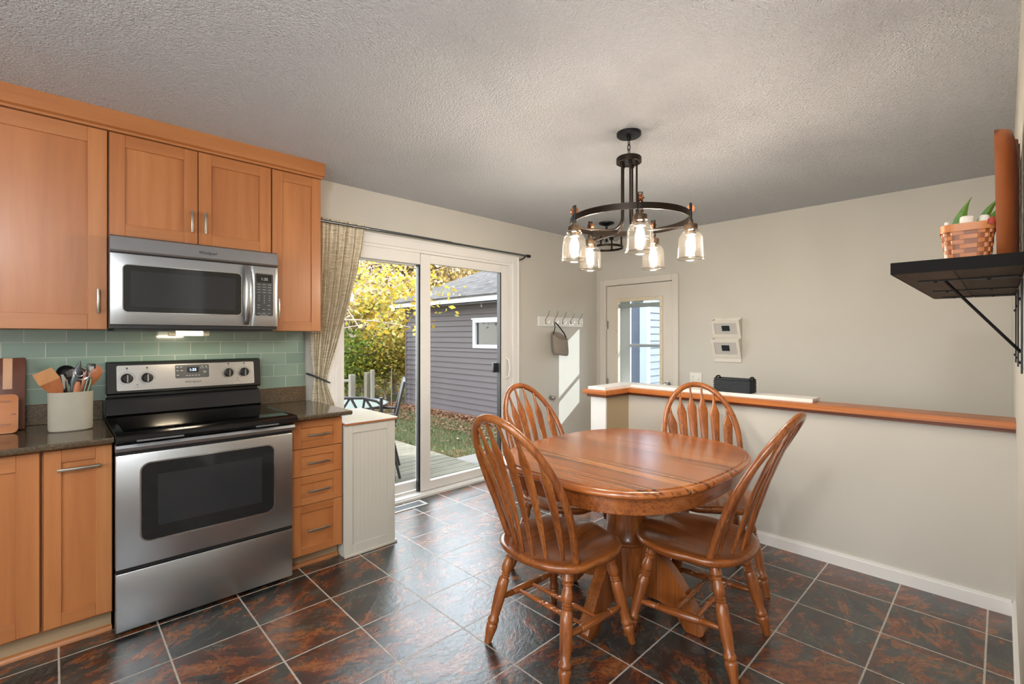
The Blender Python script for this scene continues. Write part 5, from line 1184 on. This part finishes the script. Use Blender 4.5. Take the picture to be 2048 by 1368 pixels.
for s_ in (-1, 1):
    m = MB(); m.tube([PC(c0, 0.245*s_, -0.01, 0.78), PC(c0, 0.24*s_, 0.02, 0.55), PC(c0, 0.235*s_, 0.06, 0.28), PC(c0, 0.25*s_, -0.04, -0.12)], 0.015, 8); build('leg', m, M_PAT, pc)
    m = MB(); m.tube([PC(c0, 0.24*s_, 0.42, 0.28), PC(c0, 0.245*s_, 0.46, -0.12)], 0.014, 8); m.tube([PC(c0, 0.245*s_, 0.0, 0.50), PC(c0, 0.25*s_, 0.2, 0.52), PC(c0, 0.245*s_, 0.42, 0.50), PC(c0, 0.24*s_, 0.43, 0.28)], 0.013, 8); build('leg', m, M_PAT, pc)
m = MB(); m.prism([(-0.23, 0.04), (0.23, 0.04), (0.24, 0.45), (-0.24, 0.45)], lambda a, b, h: tuple(PC(c0, a, b, h)), 0.27, 0.285); build('seat', m, M_PAT, pc)
pc = thing('patio_chair', 'dark metal patio chair with a latticed back right of the glass table', 'chair', (2.6, 4.6, -0.12), 'patio chairs')
c1 = (2.62, 4.55)
def PD(u, v, z): # turned: back plane seen three-quarter; u along back, v seat direction
    a = math.radians(150); f_ = Vector((math.cos(a), math.sin(a))); s_ = Vector((f_.y, -f_.x)); return Vector((c1[0]+s_.x*u+f_.x*v, c1[1]+s_.y*u+f_.y*v, z))
m = MB(); bt = lambda z: -0.10*(z-0.3)/0.5
m.tube([PD(-0.24, bt(.85), 0.84), PD(-0.12, bt(.87), 0.875), PD(0, bt(.88), 0.885), PD(0.12, bt(.87), 0.875), PD(0.24, bt(.85), 0.84)], 0.014, 8)
m.tube([PD(-0.24, bt(.42), 0.42), PD(0.24, bt(.42), 0.42)], 0.012, 8)
for a, b in ((-0.14, -0.14), (-0.12, 0.0), (0.0, 0.0), (0.12, 0.0), (0.14, 0.14), (0.0, 0.14), (0.0, -0.14)): m.tube([PD(a, bt(.42), 0.42), PD(b, bt(.86), 0.87)], 0.009, 6)
build('backrest', m, M_PAT, pc)
for s_ in (-1, 1):
    m = MB(); m.tube([PD(0.25*s_, bt(.88), 0.87), PD(0.25*s_, bt(.6)+0.01, 0.60), PD(0.25*s_, 0.03, 0.30), PD(0.25*s_, -0.02, 0.1), PD(0.26*s_, -0.07, -0.12)], 0.0145, 8); build('leg', m, M_PAT, pc)
    m = MB(); m.tube([PD(0.25*s_, bt(.52), 0.53), PD(0.255*s_, 0.2, 0.54), PD(0.25*s_, 0.44, 0.52), PD(0.25*s_, 0.42, 0.28), PD(0.25*s_, 0.46, -0.12)], 0.0135, 8); build('leg', m, M_PAT, pc)
m = MB(); m.prism([(-0.24, 0.0), (0.24, 0.0), (0.24, 0.44), (-0.24, 0.44)], lambda a, b, h: tuple(PD(a, b, h)), 0.27, 0.285); build('seat', m, M_PAT, pc)
pt = thing('patio_table', 'round patio table with a frosted glass top on the deck', 'table', (2.28, 4.78, -0.12))
m = MB(); m.lathe([(0.001, 0.600), (0.46, 0.600), (0.463, 0.604), (0.46, 0.608), (0.001, 0.608)], (2.25, 4.95, 0), 48); build('glass_top', m, flat('pebbled_glass', '6f7a77', 0.2, spec=0.5, nscale=60, var=0.1), pt)
m = MB(); m.tube([(2.25+0.463*math.cos(a), 4.95+0.463*math.sin(a), 0.602) for a in [2*PI*k/48 for k in range(48)]], 0.012, 8, closed=True); build('rim', m, M_PAT, pt)
for k in range(4):
    a = PI/4+k*PI/2; m = MB(); m.tube([(2.25+0.42*math.cos(a), 4.95+0.42*math.sin(a), 0.595), (2.25+0.3*math.cos(a), 4.95+0.3*math.sin(a), 0.25), (2.25+0.38*math.cos(a), 4.95+0.38*math.sin(a), -0.12)], 0.014, 8); build('leg', m, M_PAT, pt)
# fence posts and rails at the garden edge
M_POST = wood('weathered_fence', [(0.3, lin('544e44')), (0.7, lin('7d766a'))], 'z', 30, 3, 0.8); M_POSTD = wood('mossy_fence', [(0.3, lin('3f3a30')), (0.7, lin('6a6350'))], 'z', 30, 3, 0.8)
for px, d, zt, w, mt, lb in ((704, 10.5, 0.50, 0.06, M_POST, 'short grey fence post left of the taller posts'), (736, 9.5, 0.62, 0.06, M_POSTD, 'dark mossy fence post beside the pale one'), (745, 9.4, 0.68, 0.035, M_POST, 'pale upright fence post right of the mossy one'), (783, 11, 0.6, 0.012, M_POST, 'thin garden stake near the shed corner')):
    x, y = dirpt(px, d); m = MB(); m.box(x-w, x+w, y-w, y+w, -0.35, zt, 0.01); build('fence_post', m, mt, tagd=(lb, 'fence post', 'garden fence posts'))
(xa_, ya_), (xb_, yb_) = dirpt(655, 10.6), dirpt(704, 10.5)
m = MB(); m.tube([(xa_, ya_, 0.34), (xb_, yb_, 0.36)], 0.035, 8); build('fence_rail', m, M_POST, tagd=('horizontal grey rail fixed to the short fence post', 'fence rail'))

# vegetation
def quads(name, P_, A_, B_, mat, parent=None, tagd=None, kind=None, shape='leaf'):
    """leaf quads: centres P, half axes A (length) and B (width)"""
    n = len(P_); V = np.empty((n, 4, 3)); V[:, 0] = P_-A_; V[:, 1] = P_+B_; V[:, 2] = P_+A_; V[:, 3] = P_-B_
    V = V.reshape(-1, 3)
    org = np.array(ORG[parent]) if parent is not None else np.array([V[:, 0].mean(), V[:, 1].mean(), V[:, 2].min()])
    me = bpy.data.meshes.new(name); me.vertices.add(4*n); me.vertices.foreach_set('co', (V-org).ravel())
    me.loops.add(4*n); me.loops.foreach_set('vertex_index', np.arange(4*n)); me.polygons.add(n); me.polygons.foreach_set('loop_start', np.arange(0, 4*n, 4)); me.polygons.foreach_set('loop_total', np.full(n, 4))
    me.update(); me.validate(); me.materials.append(mat); o = mkobj(name, me)
    if parent is not None: o.parent = parent
    else: o.location = org
    if tagd: tag(o, *tagd)
    if kind: o['kind'] = kind
    return o
def rnd_dirs(n, flatz=1.0):
    v = np.random.normal(size=(n, 3)); v[:, 2] *= flatz; return v/np.linalg.norm(v, axis=1)[:, None]
def crown_pts(n, c, rad, clusters=40, spread=0.28):
    cc = rnd_dirs(clusters)*(np.random.rand(clusters, 1)**0.45)*np.array(rad)+np.array(c)
    k = np.random.randint(0, clusters, n); return cc[k]+np.random.normal(size=(n, 3))*np.array(rad)*spread
def leaves(name, pts, size, mat, parent=None, **k):
    n = len(pts); a = rnd_dirs(n, 0.8); b = np.cross(a, rnd_dirs(n)); b /= np.linalg.norm(b, axis=1)[:, None]
    s = size*(0.6+0.8*np.random.rand(n, 1)); return quads(name, pts, a*s*0.55, b*s*0.33, mat, parent, **k)
def branch_mb(base, height, spread, levels=4, r0=0.08, seed=1, nseg=5):
    rng = random.Random(seed); m = MB(); tips = []
    def grow(p, d, L, r, lv):
        pts = [p]; q = p; dd = d.copy()
        for i in range(nseg):
            dd = (dd+Vector((rng.uniform(-1, 1), rng.uniform(-1, 1), rng.uniform(-0.5, 0.9)))*0.18).normalized(); q = q+dd*(L/nseg); pts.append(q)
        m.tube(pts, [r*(1-0.55*i/nseg) for i in range(nseg+1)], 4 if lv < 3 else 6, cap=False); tips.extend(pts[2:])
        if lv == 0: return
        for k in range(3 if lv > 2 else 4):
            i = rng.randint(2, nseg); s = Vector((rng.uniform(-1, 1), rng.uniform(-1, 1), rng.uniform(-0.2, 0.9))).normalized()
            grow(pts[i], (dd*0.45+s*spread).normalized(), L*rng.uniform(0.5, 0.75), r*0.5, lv-1)
    grow(Vector(base), Vector((0, 0, 1)), height*0.5, r0, levels); return m, tips
M_YEL = m_leaf('yellow_leaves', ['9c7d22', 'b3983a', '85671f', 'a89848', '767a34', 'c4b97c', '6a5028']); M_GOLD = m_leaf('gold_brown_leaves', ['6f5838', '8f7238', 'a08c68', '66563f', 'a08a3c', '857258']); M_GRNL = m_leaf('green_leaves', ['3f5520', '5c6b28', '30471f', '767d34', '485a2a']); M_YG = m_leaf('yellow_green_leaves', ['777a2a', '989230', '5c6828', 'a6983c', '877422'])
M_PALE = m_leaf('pale_dry_leaves', ['84766b', 'a08f82', '6e5e54', 'b3a294', '8f7a44'])
M_BARK = flat('grey_brown_bark', '75665c', 0.9, nscale=20, var=0.2); M_BARKP = flat('pale_twigs', 'a08c80', 0.9, nscale=20, var=0.2)
trees = [  # px, dist, crown height, radii, leaves, size, mat, height, bark, label
 (752, 8.6, 2.15, (1.15, 1.15, 0.75), 1500, 0.085, M_YEL, 3.4, M_BARKP, 'near tree with bright yellow leaves hanging in front of the shed corner'),
 (690, 13, 1.9, (2.2, 2.2, 1.6), 6000, 0.10, M_PALE, 4.2, M_BARKP, 'pale half bare tree behind the curtain edge'),
 (790, 13.5, 1.4, (1.5, 1.5, 1.5), 8000, 0.11, M_YEL, 3.2, M_BARK, 'dense golden yellow tree left of the shed corner'),
 (735, 17, 3.1, (3.2, 3.2, 1.9), 8000, 0.12, M_PALE, 6.0, M_BARK, 'tall gold and brown tree behind the pale tree'),
 (650, 18, 3.0, (3.0, 3.0, 2.2), 7000, 0.13, M_GOLD, 5.6, M_BARK, 'gold brown tree at the far left behind the curtain'),
 (830, 19, 3.6, (3.2, 3.2, 1.9), 9000, 0.14, M_GOLD, 6.2, M_BARK, 'brown gold tree rising above the left end of the shed roof'),
 (935, 20, 3.9, (3.4, 3.4, 1.6), 9000, 0.14, M_GOLD, 6.2, M_BARK, 'brown gold tree behind the middle of the shed roof'),
 (1050, 22, 4.0, (3.8, 3.8, 1.6), 7000, 0.15, M_GOLD, 6.2, M_BARK, 'brown gold tree behind the right part of the shed roof'),
]
for i, (px, d, hz, rad, nl, sz, mt, ht, bark, lb) in enumerate(trees):
    x, y = dirpt(px, d); bx_, by_ = dirpt(628, 9.0) if i == 0 else (x, y); t = thing('autumn_tree', lb, 'tree', (bx_, by_, -0.3), 'trees beyond the garden')
    mb, tips = branch_mb((bx_, by_, -0.35), ht*0.95, 0.9, 4 if i < 3 else 3, 0.10, 11+i); build('branches', mb, bark, t, fix=False, smooth=False)
    tp = np.array([tuple(p) for p in tips]); tp = tp[tp[:, 2] > hz-rad[2]*1.4]
    if i == 0:
        for q_ in range(26):
            a_ = Vector((bx_, by_, 1.2+0.05*q_)); e_ = Vector((x, y, hz))+Vector((random.uniform(-1, 1)*rad[0], random.uniform(-1, 1)*rad[1], random.uniform(-1, 1)*rad[2])); md_ = (a_+e_)/2+Vector((0, 0, random.uniform(0.1, 0.5)))
            P3 = [a_*(1-u)**2+md_*2*u*(1-u)+e_*u*u for u in np.linspace(0, 1, 9)]
            b2 = MB(); b2.tube(P3, [0.018*(1-0.8*u) for u in np.linspace(0, 1, 9)], 5, cap=False); build('bough', b2, bark, t, fix=False, smooth=False); tp = np.vstack([tp, np.array([tuple(p) for p in P3[4:]])])
        tp = tp[tp[:, 0] > bx_+0.5]
    k = np.random.randint(0, len(tp), nl//2); pts = np.vstack([tp[k]+np.random.normal(size=(nl//2, 3))*0.12*rad[0]/2, crown_pts(nl-nl//2, (x, y, hz), rad, 50, 0.22)])
    leaves('crown', pts, sz, mt, t)
shr = [(672, 11.5, 0.75, (0.9, 0.9, 0.75), 5000, 0.07, M_GRNL, 'round green shrub at the left behind the fence rail'), (725, 12.2, 0.65, (0.8, 0.8, 0.6), 5000, 0.08, M_YG, 'yellow green shrub behind the mossy fence post'),
       (772, 12.4, 0.75, (0.9, 0.9, 0.75), 5000, 0.08, M_YEL, 'yellow shrub between the stake and the shed corner'), (700, 15, 0.6, (2.4, 1.2, 0.9), 5000, 0.10, M_PALE, 'dry brown brush at the back of the garden')]
for px, d, hz, rad, nl, sz, mt, lb in shr:
    x, y = dirpt(px, d); t = thing('shrub', lb, 'shrub', (x, y, -0.3), 'shrubs at the garden edge')
    mb, tips = branch_mb((x, y, -0.33), hz+0.9, 1.0, 3, 0.03, int(px)); build('stems', mb, M_BARKP, t, fix=False, smooth=False)
    leaves('foliage', crown_pts(nl, (x, y, hz), rad, 40, 0.25), sz, mt, t)
# far wood edge
for i, (px, d, w) in enumerate(((560, 27, 6), (700, 28, 6), (840, 29, 6), (980, 30, 6), (1110, 31, 6))):
    x, y = dirpt(px, d); t = thing('woodland_tree', ['leafy brown tree at the far wood edge, leftmost', 'leafy brown tree at the far wood edge, second from the left', 'leafy brown tree at the far wood edge, middle one', 'leafy brown tree at the far wood edge, fourth from the left', 'leafy brown tree at the far wood edge, rightmost'][i], 'tree', (x, y, -0.3), 'wood edge trees')
    m = MB(); m.cyl((x, y, -0.35), (x, y, 3.0), 0.22, 0.12, 8); build('trunk', m, M_BARK, t)
    leaves('crown', crown_pts(7000, (x, y, 2.2), (3.6, 3.6, 2.6), 60, 0.3), 0.22, M_GOLD if i % 2 else M_PALE, t)
# lawn blades and leaf litter
n = 26000; P_ = np.stack([np.random.uniform(3.5, 5.5, n), np.random.uniform(4.2, 9.5, n), np.full(n, -0.30)], 1); hgt = 0.018+0.03*np.random.rand(n, 1); tilt = np.random.normal(size=(n, 3))*np.array([0.4, 0.4, 0]); up_ = (np.array([0, 0, 1])+tilt)*hgt
sd_ = rnd_dirs(n); sd_[:, 2] = 0; keep = ~((P_[:, 1] < 4.88) & (P_[:, 0] > 3.4)); quads('lawn_grass', (P_+up_)[keep], up_[keep], (sd_*0.004)[keep], m_leaf('grass_blades', ['48502f', '5e6242', '74735a', '3f482c'], 0.2), tagd=('short green lawn grass between the deck and the shed', 'grass'), kind='stuff')
n = 9000; P_ = np.stack([np.random.uniform(4.9, 6.0, n), np.random.uniform(4.9, 10.5, n), -0.285+0.03*np.random.rand(n)], 1)
extra = np.stack([np.random.uniform(1.0, 6.0, n//2), np.random.uniform(8.7, 13.5, n//2), -0.285+0.03*np.random.rand(n//2)], 1)
few = np.stack([np.random.uniform(3.5, 5.0, 160), np.random.uniform(4.9, 9, 160), np.full(160, -0.255)], 1)
P_ = np.vstack([P_, extra, few]); n = len(P_); a = rnd_dirs(n, 0.35); b = np.cross(a, rnd_dirs(n, 3.0)); b /= np.linalg.norm(b, axis=1)[:, None]; b[:, 2] *= 0.4
quads('leaf_litter', P_, a*0.035, b*0.024, m_leaf('dead_leaves', ['472d20', '6b4630', '8c6b52', '563a2b', '9c826e'], 0.1), tagd=('brown fallen leaves along the foot of the shed', 'leaves'), kind='stuff')
for i, (x, y) in enumerate(((1.93, 3.62), (2.62, 3.75), (2.45, 5.0), (2.95, 4.4))):
    m = MB(); rng = random.Random(i)
    for k in range(3):
        a = rng.uniform(0, 6.28)+k*2.1; p = Vector((x, y, -0.112)); 
        m.f([m.v(p), m.v(p+Vector((0.03*math.cos(a-.4), 0.03*math.sin(a-.4), 0.012))), m.v(p+Vector((0.055*math.cos(a), 0.055*math.sin(a), 0.004+0.01*k))), m.v(p+Vector((0.03*math.cos(a+.4), 0.03*math.sin(a+.4), 0.0)))])
    build('fallen_leaf', m, flat('dry_leaf_%s' % 'abcd'[i], ['c9937a', 'c9a58a', 'b9876a', 'a9805c'][i], 0.8), tagd=(['curled dry leaf on the deck just outside the fixed glass', 'dry leaf on the deck near the middle of the sliding glass', 'dry leaf on the deck below the patio chairs', 'dry leaf on the deck towards the lawn edge'][i], 'leaf', 'leaves on the deck'), fix=False, smooth=False)
